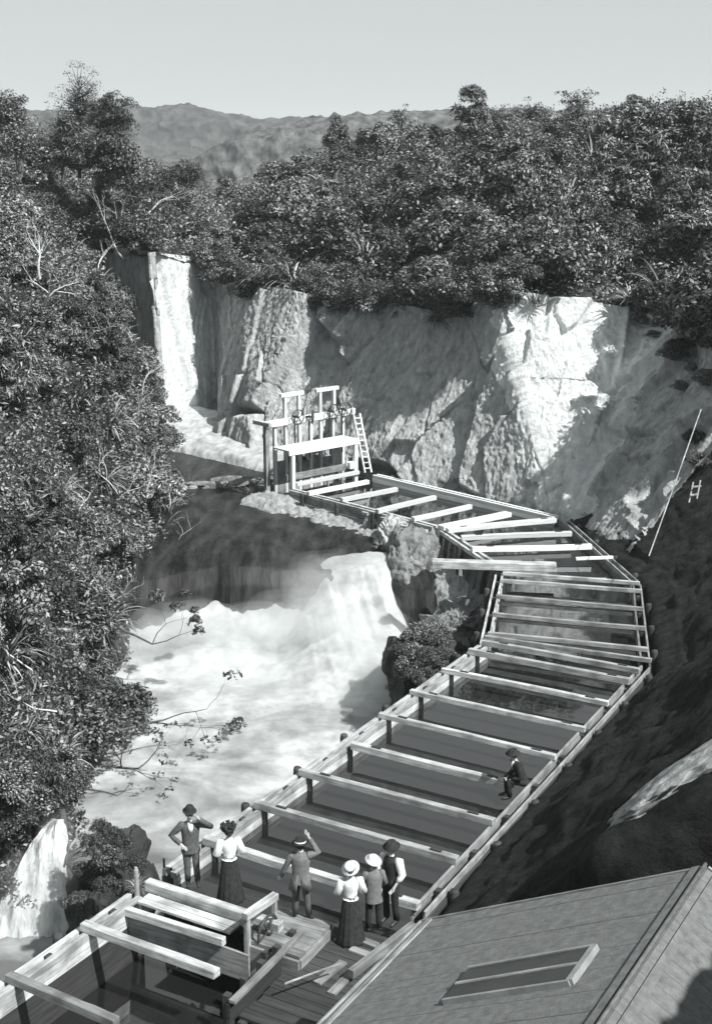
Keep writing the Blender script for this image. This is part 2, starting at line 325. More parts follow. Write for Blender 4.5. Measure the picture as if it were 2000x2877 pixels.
# ---- river above the fall, curving over its lip
lipx = np.linspace(-14, 3.2, 90); prof = [(96, -.9), (80, -.85), (66, -.8), (60, -.8), (56, -.82), (54.6, -.9), (53.7, -1.2), (53.2, -1.9), (52.8, -3), (52.4, -4.6), (52, -6.5)]
pr = []
for k in range(len(prof) - 1):
    for q in np.linspace(0, 1, 9)[:-1]: pr.append((prof[k][0] * (1 - q) + prof[k + 1][0] * q, prof[k][1] * (1 - q) + prof[k + 1][1] * q))
Gr = np.zeros((len(pr), 90, 3))
for a, (Y, z) in enumerate(pr):
    for b, x in enumerate(lipx):
        fall = max(0, min(1, (-z - .85) / 2))
        bow = 1.0 * math.cos((x + 4.5) * .33) + .5 * noise.noise(V((x * .55, 0, 0)))
        near = max(0, 1 - max(0, Y - 53.5) / 5)
        bow += (.35 * noise.noise(V((x * 1.3, 5, 0))) + .22 * noise.noise(V((x * 3.4, 8, 0))) + .12 * noise.noise(V((x * 8, 2, 0)))) * (1 if Y < 54.2 else near ** 4)
        zz = z - (1 - max(0, 1 - abs(x + 4.7) / 5)) * .55 * near
        Gr[a, b] = (x - (12 if x < -13 else 0) * (Y > 60), Y + (bow - 1.2) * near + .16 * fall * noise.noise(V((x * 2.6, z * .3, 1))), zz + (.07 * fr(V((x * 1.2, Y * .45, 0)), 1.0, 4) + .05 * fr(V((x * 3, Y * 1.2, 3)), 1.0, 3)) * (1 - fall))
st(grid_obj('river', Gr[:, ::-1], M['river_water'], True))
# ---- white water below it
nx_, ny_ = 330, 430; xs = np.linspace(-18, 6, nx_); ys = np.linspace(21, 53.9, ny_); Gf = np.zeros((ny_, nx_, 3))
for a, Y in enumerate(ys):
    for b, x in enumerate(xs):
        z = -4.3 - max(0, (46 - Y)) * .075
        p = V((x, Y, 0))
        up = math.exp(-((Y - 53.6) / 2.6) ** 2) * (1.65 + .16 * noise.noise(V((x * .6, 4, 0))) + .10 * noise.noise(V((x * 1.7, Y * .4, 0))))
        wob = .7 * noise.noise(V((Y * .5, 3, 0))) + .35 * noise.noise(V((Y * 1.7, 7, 0))); sm = lambda a, b, v: (lambda t: t * t * (3 - 2 * t))(max(0, min(1, (v - a) / (b - a))))
        rt = sm(-4.0 + wob, -.6 + wob, x) * (1 - sm(1.2, 3.2, x)) * max(0, min(1, (Y - 45.5) / 8.2)) ** 1.25 * (3.42 + (.35 * noise.noise(V((x * 2.2 + Y * .5, Y * .25, 5))) + .16 * noise.noise(V((x * 5 + Y, Y * .5, 8)))) * sm(53.8, 51, Y))
        lf = math.exp(-((x + 7.9) / 1.0) ** 2) * max(0, min(1, (Y - 49.5) / 4.4)) ** 1.5 * 2.2
        amp = .35 + .65 * max(0, min(1, (Y - 34) / 16))
        Gf[a, b] = (x, Y, z + max(up, rt, lf) + amp * (.10 * fr(p, .45, 3) + .045 * fr(p, 1.6, 3) + .014 * fr(p, 6, 2)))
st(grid_obj('rapids', Gf, M['foam'], True))
# ---- side fall at the foot of the left bank
cols = []
for u in np.linspace(0, 1, 70):
    col = []
    for w in np.linspace(0, 1, 90):
        a = P(145 + 40 * u, 2310, -3.0); b = P(-90 + 325 * u, 2760 - 30 * math.sin(u * 3), -6.8)
        p = a.lerp(b, w); z = -2.9 - 4.2 * (w ** 1.5); bulge = .55 * math.sin(u * math.pi)
        p = V((p.x, a.y + (b.y - a.y) * w - .9 * w, z)); p += V((.15, -.4, .2)) * bulge * 1.6; p.x += (.22 * noise.noise(V((u * 1.5, w * 5, 3))) + .1 * noise.noise(V((u * 3, w * 14, 7)))) * (.3 + w)
        p += V((0, -1, .3)) * (.14 * fr(V((p.x * 2.4, p.y, p.z * .35)), 1.0, 5)); col.append(p)
    cols.append(col)
st(grid_obj('waterfall', np.array([[tuple(p) for p in c] for c in cols]), M['fall'], True))
# ---- rocks (a noisy lump with a given size)
def lump(name, c, r, m, label, seed, cat='rock', k=.35, cut=None, sub=5):
    import bmesh
    bm = bmesh.new(); bmesh.ops.create_icosphere(bm, subdivisions=sub, radius=1)
    for v in bm.verts:
        d = v.co.normalized(); q = d * 1.0 + V((seed, seed * 2, 0))
        f = 1 + 1.6 * k * facet(q, 1.5, 1.0, 1) + .10 * fr(q, 1.5, 4) + .05 * fr(q, 6, 3)
        v.co = V((d.x * r[0] * f, d.y * r[1] * f, d.z * r[2] * f))
    me = bpy.data.meshes.new(name); bm.to_mesh(me); bm.free(); me.materials.append(m)
    o = bpy.data.objects.new(name, me); COL.objects.link(o); o.location = c
    return tag(o, label, cat) if cat else st(o)
lump('boulder', P(1160, 1600, -1.6), (1.25, 1.5, 1.75), M['rock'], 'large smooth grey boulder below the bend of the timber flume', 1.3, k=.25)
lump('boulder', P(1250, 1640, -2.2), (1.0, 1.1, 1.3), M['rock'], 'rounded grey boulder in front of the trestle under the wide plank', 4.1, k=.25)
lump('boulder', P(1110, 1520, -1.0), (.8, .9, .9), M['concrete'], 'pale boulder at the foot of the masonry bank above the fall', 6.7, k=.3)
lump('boulder', P(1290, 1760, -2.4), (1.2, 1.4, .9), M['rock'], 'flat pale rock ledge between the bushy outcrop and the trestle', 8.8, k=.5)
lump('rock_outcrop', P(1190, 1910, -3.0), (1.25, 2.6, 1.7), M['rock_dark'], 'dark rock outcrop covered with bushes between white water and flume', 2.2)
lump('rock_outcrop', P(1170, 1715, -3.3), (1.3, 1.6, 1.3), M['rock_dark'], 'dark bare rock at the edge of the spray under the grey boulders', 9.2)
lump('rock_outcrop', P(322, 2560, -4.6), (1.05, 2.3, 1.9), M['rock_dark'], 'black wet rock between the side fall and the near canal wall', 5.2)
lump('rock_outcrop', P(620, 1375, -1.0), (2.6, .7, .55), M['rock'], 'low pale rocks breaking the dark river above the fall', 7.7, k=.6)
lump('rock_outcrop', P(530, 1378, -1.0), (.7, .4, .3), M['concrete'], 'small pale flat stone in the dark river, left of the low rocks', 1.7, k=.6)
# ---- pale ledge at the cliff foot by the intake
A0, A1 = P(440, 1185, .35), P(785, 1262, .35)
G = loft([[V((p.x, p.y - 2.2, -1.8)) for p in (A0, A0.lerp(A1, .3), A0.lerp(A1, .7), A1)], [V((p.x, p.y - .8, -.45)) for p in (A0, A0.lerp(A1, .3), A0.lerp(A1, .7), A1)], [V((p.x + .5, p.y + 1.6, -.05)) for p in (A0, A0.lerp(A1, .3), A0.lerp(A1, .7), A1)], [V((p.x + 1, p.y + 5, .5)) for p in (A0, A0.lerp(A1, .3), A0.lerp(A1, .7), A1)]], 120, 40)
G = displace(G, lambda p: .12 * fr(p, .8, 4) + .04 * fr(p, 4, 3)); st(grid_obj('path', G, M['concrete'], True))
# ---- bank that carries the flume on its river side
def canal_pts(pix, z=0): return [P(a, b, z) for a, b in pix]
LW = canal_pts([(-160, 2911), (421, 2505), (1372, 1816), (1420, 1596), (1366, 1554), (1245, 1479), (827, 1372)])
RW = canal_pts([(940, 2770), (1130, 2572), (1347, 2317), (1648, 2007), (1795, 1868), (1773, 1640), (1679, 1560), (1566, 1455), (1046, 1334)])
def offs(pts, d, z):
    out = []
    for i, p in enumerate(pts):
        t = (pts[min(i + 1, len(pts) - 1)] - pts[max(i - 1, 0)]); t.z = 0; t.normalize(); out.append(V((p.x - t.y * d, p.y + t.x * d, z)))
    return out
def dens(pts, step=1.0):
    out = []
    for a, b in zip(pts[:-1], pts[1:]):
        n = max(1, int((b - a).length / step)); out += [a.lerp(b, k / n) for k in range(n)]
    return out + [pts[-1]]
LD = dens(LW[:3] , 1.2)
G = loft([offs(LD, .2, -1.6), offs(LD, .75, -1.9), offs(LD, 1.3, -3.4), offs(LD, 1.9, -5.2), offs(LD, 2.3, -8)], 220, 50)
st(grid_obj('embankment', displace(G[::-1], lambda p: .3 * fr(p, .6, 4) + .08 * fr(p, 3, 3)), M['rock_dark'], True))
LD = dens([LW[3], LW[4], LW[5], LW[6], LW[6] + V((-1.6, 1.2, 0))], .8)
def eb(d, zr, zl): return [V((p.x, p.y, zr + (zl - zr) * min(1, max(0, i / (len(LD) - 1) * 1.35 - .1)))) for i, p in enumerate(offs(LD, d, 0))]
G = loft([eb(.3, -1.3, -.35), eb(.9, -1.5, -.5), eb(1.5, -1.9, -.72), eb(2.0, -3.0, -1.6), eb(2.6, -5.2, -4), eb(3.1, -8, -8)], 260, 70)
st(grid_obj('embankment', displace(G[::-1], lambda p: .16 * fr(p, .7, 4) + .09 * fr(V((p.x * 1.5, p.y * 1.5, p.z * .6)), 2.4, 4) + .2 * facet(p, .6, 1)), M['pale_bank_sun_patch']))
# ---- canal bed and its still water
cb = MB(); lw = [LW[0], LW[1], LW[2], LW[3], LW[4], LW[5], LW[6]]; rw = [RW[0], RW[1], RW[4], RW[5], RW[6], RW[7], RW[8]]
for z, name, m in ((-.36, 'canal_water', 'canal_water'), (-1.9, 'canal_bed', 'rock_dark')):
    q = MB()
    for i in range(6):
        if i == 0 and name == 'canal_water':
            q.add([V((p.x, p.y, z)) for p in (LW[1], P(1150, 2725), RW[1])], [[0, 1, 2]]); q.add([V((p.x, p.y, -1.35)) for p in (LW[0], P(640, 2860), P(835, 2640), P(1000, 2690), LW[1])], [[0, 1, 2, 3, 4]]); continue
        a, b, c, d = lw[i], rw[i], rw[i + 1], lw[i + 1]
        q.add([V((p.x, p.y, z)) for p in (a, b, c, d)], [[0, 1, 2, 3]])
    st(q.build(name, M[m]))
# ---- distant ridges and the valley floor
def ridge(name, sky, Y0, zb, depth, m, amp, front, seed):
    top = [Q(x, y, Y0) for x, y in sky]
    rows = [[V((p.x * front[0], front[0] * Y0, zb)) for p in top], [V((p.x * front[1], front[1] * Y0, zb + (p.z - zb) * .38)) for p in top], [V((p.x * .93, .93 * Y0, zb + (p.z - zb) * .74)) for p in top], top, [V((p.x * 1.15, Y0 + depth, zb)) for p in top]]
    G = loft(rows, 420, 150); s = V((seed, 0, 0))
    sc = 1 / amp
    def fn(p):
        return amp * 3.0 * noise.ridged_multi_fractal((p + s) * (.05 * sc), 1, 2, 3, 1, 2) - amp * 3 + amp * .35 * fr(p, .4 * sc, 3)
    st(grid_obj(name, displace(G, fn), m))
ridge('hills', [(-900, 330), (-300, 300), (0, 318), (180, 322), (260, 305), (330, 310), (370, 304), (450, 317), (490, 310), (530, 303), (570, 314), (620, 325), (680, 336), (760, 338), (900, 342), (1050, 342), (1300, 322), (2000, 320), (2900, 340)], 760, -30, 500, M['hill'], 1.5, (.5, .75), 0)
ridge('hills', [(-900, 480), (0, 470), (300, 455), (480, 470), (560, 452), (640, 405), (700, 380), (760, 362), (830, 352), (900, 340), (1050, 332), (1300, 322), (2000, 320), (2900, 310)], 380, -28, 250, M['hill2'], .9, (.45, .7), 300)
q = MB(); q.add([(-4000, -2000, -32), (4000, -2000, -32), (4000, 4000, -32), (-4000, 4000, -32)], [[0, 1, 2, 3]]); st(q.build('ground', M['hill']))
from mathutils.bvhtree import BVHTree
def bvh(G):
    nv, nu, _ = G.shape; idx = np.arange(nv * nu).reshape(nv, nu)
    return BVHTree.FromPolygons([tuple(v) for v in G.reshape(-1, 3)], np.stack([idx[:-1, :-1], idx[:-1, 1:], idx[1:, 1:], idx[1:, :-1]], -1).reshape(-1, 4).tolist())
TREES = [bvh(x) for x in (cliff_G, hill_G, left_G, right_G)]
def hit(px, py):
    best = None
    for t in TREES:
        r = t.ray_cast(V((0, 0, H)), ray(px, py).normalized())
        if r[0] is not None and (best is None or r[3] < best[1]): best = (r[0], r[3])
    return best[0] if best else Q(px, py, 80)
# ================================================================== PLANTS
def leaf_quads(pos, nrm, size, elong=1.7):
    """kite-shaped leaves at pos facing nrm"""
    n = len(pos); nrm = nrm / (np.linalg.norm(nrm, axis=1, keepdims=True) + 1e-9)
    r = rng.normal(size=(n, 3)); t = np.cross(nrm, r); t /= (np.linalg.norm(t, axis=1, keepdims=True) + 1e-9); b = np.cross(nrm, t)
    s = size * (.6 + .8 * rng.random((n, 1)))
    v = np.stack([pos - t * s * .5 * elong, pos + b * s * .42 + nrm * s * .12, pos + t * s * .5 * elong, pos - b * s * .42 + nrm * s * .12], 1)
    return v.reshape(-1, 3), np.arange(n * 4).reshape(-1, 4)
def rdir(n): d = rng.normal(size=(n, 3)); return d / np.linalg.norm(d, axis=1, keepdims=True)
def clump_leaves(centers, radii, per, size, elong=1.7):
    ps, ns = [], []
    for c, r in zip(centers, radii):
        d = rdir(per); d[:, 2] = np.where(d[:, 2] < -.35, -d[:, 2], d[:, 2])
        rr = r * (.55 + .5 * rng.random((per, 1))); ps.append(np.array(c) + d * rr * np.array([1, 1, .8]))
        ns.append(d * .8 + rng.normal(size=(per, 3)) * .55 + np.array([0, 0, .45]))
    return leaf_quads(np.concatenate(ps), np.concatenate(ns), size, elong)
def crown_mesh(r, h, n, per, size, cr, elong=1.7):
    cs, rs = [], []
    for k in range(n):
        d = rdir(1)[0]; d[2] = abs(d[2]); q = rng.random() ** .4
        cs.append((d[0] * r * q, d[1] * r * q, h * (.25 + .75 * d[2] * q))); rs.append(cr * (.6 + .8 * rng.random()))
    return clump_leaves(cs, rs, per, size, elong)
def blade_mesh(n, length, width, arch, up=.6):
    vs, fs = [], []
    for k in range(n):
        a = rng.random() * 2 * math.pi; L = length * (.6 + .5 * rng.random()); e = up * (.5 + rng.random()); c, s = math.cos(a), math.sin(a)
        o = len(vs); seg = 5
        for i in range(seg + 1):
            t = i / seg; rad = L * t * (.55 + .25 * arch); z = L * (e * t - arch * t * t); w = width * (1 - t) ** .6 * (.35 + .65 * min(1, t * 4))
            vs += [(c * rad - s * w / 2, s * rad + c * w / 2, z), (c * rad + s * w / 2, s * rad - c * w / 2, z)]
        for i in range(seg): fs.append([o + 2 * i, o + 2 * i + 1, o + 2 * i + 3, o + 2 * i + 2])
    return np.array(vs), np.array(fs)
def mesh_only(name, vq, m):
    o = np_mesh(name, vq[0], vq[1], m); me = o.data; bpy.data.objects.remove(o); return me
TPL = {
 'bush': [mesh_only('shrub', crown_mesh(1.0, 1.25, 24, 330, .066, .38), M['leaf']) for _ in range(3)],
 'pale': [mesh_only('shrub', crown_mesh(1.0, 1.1, 24, 300, .05, .34, 3.0), M['leaf_pale']) for _ in range(2)],
 'dark': [mesh_only('shrub', crown_mesh(1.0, 1.35, 24, 330, .064, .38), M['leaf_dark']) for _ in range(2)],
 'fern': [mesh_only('fern', blade_mesh(90, 1.5, .085, .75, 1.0), M['fern']) for _ in range(2)],
 'tall': [mesh_only('shrub', crown_mesh(.75, 2.2, 34, 190, .05, .30, 4.5), M['leaf']) for _ in range(2)]}
KN = {'bush': 'leafy_bush', 'pale': 'pale_bush', 'dark': 'dark_bush', 'fern': 'fern', 'tall': 'upright_bush'}
def put(kind, p, s, label, group, cat='shrub', name='shrub', sz=None):
    name = KN[kind] if name == 'shrub' else name
    me = random.choice(TPL[kind]); o = bpy.data.objects.new(name, me); COL.objects.link(o)
    o.location = p; o.scale = (s * random.uniform(.85, 1.15), s * random.uniform(.85, 1.15), sz or s * random.uniform(.85, 1.2)); o.rotation_euler = (random.uniform(-.15, .15), random.uniform(-.15, .15), random.uniform(0, 6.28))
    return tag(o, label, cat, group)
def sample(G, n, keep):
    """random points on a grid surface, by area"""
    A = G[:-1, :-1]; B = G[:-1, 1:]; C_ = G[1:, 1:]; D = G[1:, :-1]
    ar = np.linalg.norm(np.cross(C_ - A, D - B), axis=2).ravel(); pr = ar / ar.sum()
    out = []
    idx = rng.choice(len(ar), n * 4, p=pr); nu = A.shape[1]
    for i in idx:
        a, b = divmod(int(i), nu); u, v = rng.random(2)
        p = (A[a, b] * (1 - u) + B[a, b] * u) * (1 - v) + (D[a, b] * (1 - u) + C_[a, b] * u) * v
        if keep(p): out.append(p)
        if len(out) >= n: break
    return np.array(out)
def proj(p):
    z = p[2] - H; f = p[1] * CT - z * ST; u = p[1] * ST + z * CT
    return CX + F * p[0] / f, CY - F * u / f
def inframe(p, m=120): x, y = proj(p); return -m < x < 2000 + m and p[1] > 5 and -m < y < 2877 + m
UP_ = V((0, 0, 1))
KL = {'bush': 'leafy mid-grey bush', 'pale': 'pale small-leaved bush', 'dark': 'dark dense bush', 'fern': 'arching pale fern', 'tall': 'upright wispy bush'}
def scatter(G, n, mind, keep, kinds, smin, smax, where, seedpts=None):
    pts = sample(G, n * 12, keep); got = []
    for p in pts:
        if len(got) >= n: break
        s = random.uniform(smin, smax)
        if all((p[0] - q[0]) ** 2 + (p[1] - q[1]) ** 2 + (p[2] - q[2]) ** 2 > (mind * (s + q[3]) / 2) ** 2 for q in got): got.append((*p, s))
    for x, y, z, s in got:
        k = kinds(V((x, y, z))); s *= .75 if y > 92 else 1; put(k, (x, y, z - .15), s, KL[k] + where, {'fern': 'ferns', 'pale': 'pale bushes', 'dark': 'dark bushes', 'bush': 'leafy bushes', 'tall': 'upright bushes'}[k] + where, 'fern' if k == 'fern' else 'bush', 'fern' if k == 'fern' else 'shrub')
    return got
def kmix(p, ferny=.16):
    n = noise.noise(p * .13 + V((4, 1, 0))); r = random.random()
    if r < ferny: return 'fern'
    if n > .12: return random.choice(['pale', 'bush', 'fern'])
    if n < -.15: return random.choice(['dark', 'dark', 'bush'])
    return random.choice(['bush', 'bush', 'pale', 'dark', 'tall', 'tall', 'fern'])
scatter(hill_G, 270, 1.25, lambda p: inframe(p) and p[1] < 116, kmix, .8, 2.3, ' in the scrub above the pale cliff')
scatter(left_G, 240, 1.2, lambda p: inframe(p) and p[1] < 100 and p[2] > -5.2, lambda p: kmix(p, .1), .75, 1.6, ' on the steep left bank of the river')
def scrub(name, G, n, keep, size, h, m, label):
    p = sample(G, n, keep); nn = len(p); off = rng.random((nn, 1)) ** 1.5 * h
    cl_ = np.array([noise.noise(V(q) * .8) for q in p])[:, None]; off = off * (.6 + 1.2 * np.clip(cl_ + .3, 0, 1))
    p = p + off * np.array([.15, -.3, 1]); nr = rng.normal(size=(nn, 3)) * .6 + np.array([0, -.3, .6])
    v, q = leaf_quads(p, nr, size, 2.0); o = np_mesh(name, v, q, m); return tag(o, label, 'undergrowth', kind='stuff')
scrub('undergrowth', hill_G, 150000, lambda p: inframe(p) and p[1] < 118, .11, 1.3, M['leaf'], 'low tangled undergrowth between the bushes above the cliff')
scrub('undergrowth', left_G, 150000, lambda p: inframe(p) and p[1] < 105 and p[2] > -5.5, .09, 1.1, M['leaf'], 'low tangled undergrowth between the bushes on the left bank')
# hanging growth along the brow of the cliff
n = 0
for k in range(2, 11):
    for j in range(10):
        t = (j + random.random()) / 10; p = brow[k].lerp(brow[min(k + 1, 11)], t) if k < 11 else brow[k]
        bare = 8 <= k < 9 and .15 < t < .8
        if bare and random.random() < .75: continue
        kd = random.choice(['bush', 'dark', 'fern', 'pale', 'bush']); s = random.uniform(.7, 1.3)
        put(kd, p + V((0, random.uniform(-.6, .5), random.uniform(-1.0, .3))), s, KL[kd] + ' overhanging the brow of the cliff', {'fern': 'ferns', 'pale': 'pale bushes', 'dark': 'dark bushes', 'bush': 'leafy bushes', 'tall': 'upright bushes'}[kd] + ' along the cliff brow', 'fern' if kd == 'fern' else 'bush', 'fern' if kd == 'fern' else 'shrub')
# plants on the right-hand slope and the outcrops
for i in range(34):
    px, py = random.uniform(1790, 1985), random.uniform(800, 1340)
    if px < 1985 - (1420 - py) * .36: py = random.uniform(800, 900); px = random.uniform(1790, 1985)
    k = random.choice(['bush', 'dark', 'pale', 'fern', 'bush']); q = hit(px, py)
    put(k, q, random.uniform(.35, .75), KL[k] + ' at the right edge, above the shaded slope', {'fern': 'ferns', 'pale': 'pale bushes', 'dark': 'dark bushes', 'bush': 'leafy bushes'}[k] + ' at the top of the shaded slope', 'fern' if k == 'fern' else 'bush', 'fern' if k == 'fern' else 'shrub')
for (px, py, z, s, k) in [(1180, 1820, -1.6, .62, 'bush'), (1135, 1850, -2.0, .55, 'dark'), (1225, 1825, -1.4, .55, 'bush'), (1175, 1880, -1.9, .65, 'bush'), (1225, 1880, -1.7, .55, 'dark'), (1140, 1915, -2.4, .52, 'bush'), (1190, 1935, -2.2, .52, 'dark'), (1105, 1880, -2.6, .4, 'pale'), (1255, 1780, -1.2, .4, 'pale'), (1290, 1740, -1.3, .35, 'fern'), (1215, 1775, -1.4, .4, 'bush'), (1125, 1945, -2.8, .42, 'dark')]:
    put(k, P(px, py, z), s, KL[k] + ' on the rock outcrop beside the flume', 'bushes on the rock outcrop', 'fern' if k == 'fern' else 'bush', 'fern' if k == 'fern' else 'shrub')
for (px, py, z, s) in [(870, 1420, -.7, .35), (930, 1440, -.8, .35), (985, 1490, -1.2, .4), (900, 1470, -1.3, .3), (845, 1400, -.6, .3), (640, 1365, -.4, .35), (700, 1385, -.5, .3), (1065, 1540, -1, .35), (780, 1395, -.6, .3)]:
    put('fern', P(px, py, z), s, 'small tuft of pale grass on the stones beside the upper flume', 'grass tufts by the upper flume', 'grass tuft', 'grass_tuft')
pr_ = TREES[3].ray_cast(V((0, 0, H)), ray(1945, 2180).normalized()); o = lump('rock_outcrop', pr_[0] - (pr_[1] if pr_[1].z > 0 else -pr_[1]) * -.02, (1.9, 1.7, .34), M['pale_bank_sun_patch'], 'pale lump painted as the sunlit patch high on the shaded right bank', 3.4, k=.07); o.rotation_euler = (pr_[1] if pr_[1].z > 0 else -pr_[1]).to_track_quat('Z', 'Y').to_euler()  # added lump, its paler colour stands in for sunlight on the bank
for (px, py, z, s, k) in [(260, 2400, -2.7, .42, 'dark'), (330, 2390, -2.6, .4, 'dark'), (300, 2440, -2.5, .4, 'bush'), (370, 2450, -2.7, .35, 'dark'), (240, 2480, -3.2, .4, 'dark'), (385, 2500, -2.6, .3, 'fern'), (300, 2520, -2.6, .35, 'dark'), (210, 2560, -3.6, .35, 'dark'), (290, 2360, -3.0, .4, 'dark')]:
    put(k, P(px, py, z), s, KL[k] + ' on the black rock by the near canal wall', {'fern': 'ferns', 'dark': 'dark bushes', 'bush': 'leafy bushes'}[k] + ' on the black rock', 'fern' if k == 'fern' else 'bush', 'fern' if k == 'fern' else 'shrub')
# ---- trees with trunks and limbs
def grow(mb, tips, p, d, r, L, depth, bend=.35, split=2):
    pts = [V(p)]; rr = [r]; d = V(d).normalized()
    for k in range(4):
        d = (d + V((random.gauss(0, bend), random.gauss(0, bend), random.gauss(.03, bend * .6))) * .5).normalized(); pts.append(pts[-1] + d * L / 4); rr.append(r * (1 - .45 * (k + 1) / 4))
    mb.tube(pts, rr, 6 if r > .04 else 4, cap=False)
    if depth == 0: tips.append(pts[-1]); return
    for k in range(split + (random.random() < .4)):
        a = random.choice([2, 3, 4]) if k else 4
        nd = (d + V((random.gauss(0, .6), random.gauss(0, .6), random.gauss(.1, .35)))).normalized()
        grow(mb, tips, pts[a], nd, rr[a] * .72, L * random.uniform(.6, .85), depth - 1, bend, split)
def tree(name, base, h, r, depth, label, cat, leaf=None, per=60, cr=.6, size=.15, bark='bark', d=(0, 0, 1), group=None, bend=.3, split=2, extra=1):
    root = empty(name, base, label, cat, group); mb = MB(); tips = []
    grow(mb, tips, base, d, r, h, depth, bend, split); mb.build('trunk', M[bark], root, True)
    if leaf:
        cs = [tuple(t - V(base) + V((random.gauss(0, cr * .4), random.gauss(0, cr * .4), random.gauss(0, cr * .3)))) for t in tips for _ in range(extra)]
        v, q = clump_leaves(cs, [cr * random.uniform(.6, 1.3) for _ in cs], per, size); np_mesh('crown', v, q, M[leaf], parent=root)
    return root
def crown_tree(name, px, py, Y, rx, rz, foot, n, per, cr, size, leaf, label, hollow=.3, cat='tree'):
    """a trunk, a limb to each clump, and clumps of leaves through an egg-shaped crown"""
    c = Q(px, py, Y); base = V((c.x + random.uniform(-.3, .3), c.y, c.z - rz - foot)); root = empty(name, base, label, cat); mb = MB(); cs = []
    top = c + UP_ * rz * .5; mb.tube([base - UP_ * .5, base.lerp(top, .35) + V((.12, 0, 0)), base.lerp(top, .7) - V((.1, 0, 0)), top], [.12, .09, .06, .02], 7, cap=False)
    for k in range(n):
        d = rdir(1)[0]; q = (hollow + (1 - hollow) * rng.random()); p = c + V((d[0] * rx * q, d[1] * rx * q, d[2] * rz * q)); cs.append(p)
        s0 = base.lerp(top, max(.2, min(.97, .3 + .65 * (p.z - base.z) / (top.z - base.z + .1) * .9))); m_ = s0.lerp(p, .5) + V((0, 0, -.12)); mb.tube([s0, m_, p], [.04, .025, .01], 5, cap=False)
    mb.build('trunk', M['bark'], root, True)
    v, q = clump_leaves([tuple(p - base) for p in cs], [cr * random.uniform(.6, 1.4) for _ in cs], per, size); np_mesh('crown', v, q, M[leaf], parent=root); return root
for (px, py, Y, s, k) in [(150, 450, 90, 1.7, 'bush'), (230, 470, 87, 1.8, 'pale'), (300, 475, 85, 1.8, 'dark'), (360, 500, 88, 1.4, 'bush'), (190, 480, 84, 1.5, 'tall'), (340, 520, 86, 1.4, 'bush'), (420, 580, 90, 1.2, 'dark')]:
    put(k, Q(px, py + 25, Y), s, KL[k] + ' at the foot of the skyline trees', {'pale': 'pale bushes', 'dark': 'dark bushes', 'bush': 'leafy bushes', 'tall': 'upright bushes'}[k] + ' under the skyline trees')
crown_tree('wispy_tree', 225, 300, 88, 1.9, 2.9, 1.0, 170, 42, .46, .06, 'leaf', 'tall wispy tree with thin open crown against the sky at upper left', .1)
crown_tree('wispy_tree', 172, 365, 92, 1.3, 1.8, 1.2, 60, 26, .45, .065, 'leaf', 'slender thin-leaved tree left of the dense rounded crown on the skyline', .1)
crown_tree('round_tree', 312, 330, 86, 1.5, 1.8, 1.2, 110, 110, .45, .075, 'leaf_dark', 'dense rounded dark tree on the skyline beside the wispy tree')
crown_tree('round_tree', 520, 500, 98, 1.15, 1.0, 1.5, 50, 110, .4, .08, 'leaf_dark', 'small round dark tree in the saddle before the valley')
tree('broadleaf_tree', Q(60, 480, 80), 1.6, .2, 5, 'broad leafy tree at the left edge of the photo, under the skyline', 'tree', 'leaf', 80, .6, .09)
tree('broadleaf_tree', Q(440, 620, 92), 1.1, .18, 5, 'dark spreading tree on the left bank above the bare pale trunks', 'tree', 'leaf_dark', 80, .55, .09)
for (px, py, Y, rx, rz, n, lb) in [(1120, 340, 104, 1.0, 1.3, 40, 'tall ragged shrub standing out on the skyline at the middle'), (1170, 375, 106, .8, .9, 28, 'lower ragged shrub on the skyline, next right of the tall ragged one'), (1405, 345, 99, 1.9, 1.1, 60, 'leaning feathery shrub at the step of the right skyline'), (1490, 320, 99, 1.5, 1.0, 44, 'thin feathery shrub on the right skyline between the leaning one and the highest clump'), (1620, 300, 98, 1.9, 1.5, 70, 'highest bushy clump on the right skyline'), (1750, 320, 98, 2.2, 1.2, 60, 'wide bushy clump on the right skyline, next right of the highest'), (1900, 320, 98, 2.2, 1.1, 60, 'broad low clump at the right end of the skyline'), (50, 400, 80, 1.6, 1.2, 45, 'broad leafy crown at the left end of the skyline')]:
    crown_tree('skyline_shrub', px, py, Y, rx, rz, 1.2, n, 34, .34, .08, 'leaf', lb, .2)
for (px, py, z, s, k) in [(60, 2290, -2.4, .8, 'bush'), (120, 2275, -2.6, .8, 'dark'), (180, 2255, -3.0, .7, 'bush'), (20, 2340, -2.4, .7, 'dark'), (215, 2215, -3.2, .6, 'bush'), (90, 2230, -2.0, .8, 'dark'), (10, 2250, -1.4, .9, 'bush'), (150, 2190, -2.2, .8, 'bush')]:
    put(k, P(px, py, z), s, KL[k] + ' hanging over the top of the side fall', {'dark': 'dark bushes', 'bush': 'leafy bushes'}[k] + ' over the side fall')
for (px, py, Y, h, d, lb) in [(300, 700, 74, 3.0, (-.35, -.1, 1), 'bare pale trunk forking upward, tallest on the left bank'), (345, 740, 74, 2.6, (-.5, -.2, .9), 'bare pale trunk leaning left by the cliff edge'), (390, 655, 80, 2.3, (.15, 0, 1), 'bare pale tree with curling limbs right of the tall fork'), (120, 890, 62, 1.8, (.6, -.2, .7), 'pale dead branch slanting out of the dark bush at left'), (265, 900, 65, 1.6, (-.7, -.2, .25), 'pale dead branch drooping in the middle of the left bank'), (110, 800, 64, 1.3, (-.1, -.2, 1), 'short dead stem near the left edge')]:
    q = hit(px, py); tree('bare_tree', q + V((.2, -.6, .3)), h * .8, .075, 4, lb, 'dead tree', None, bark='bark_pale', d=d, bend=.4, split=2)
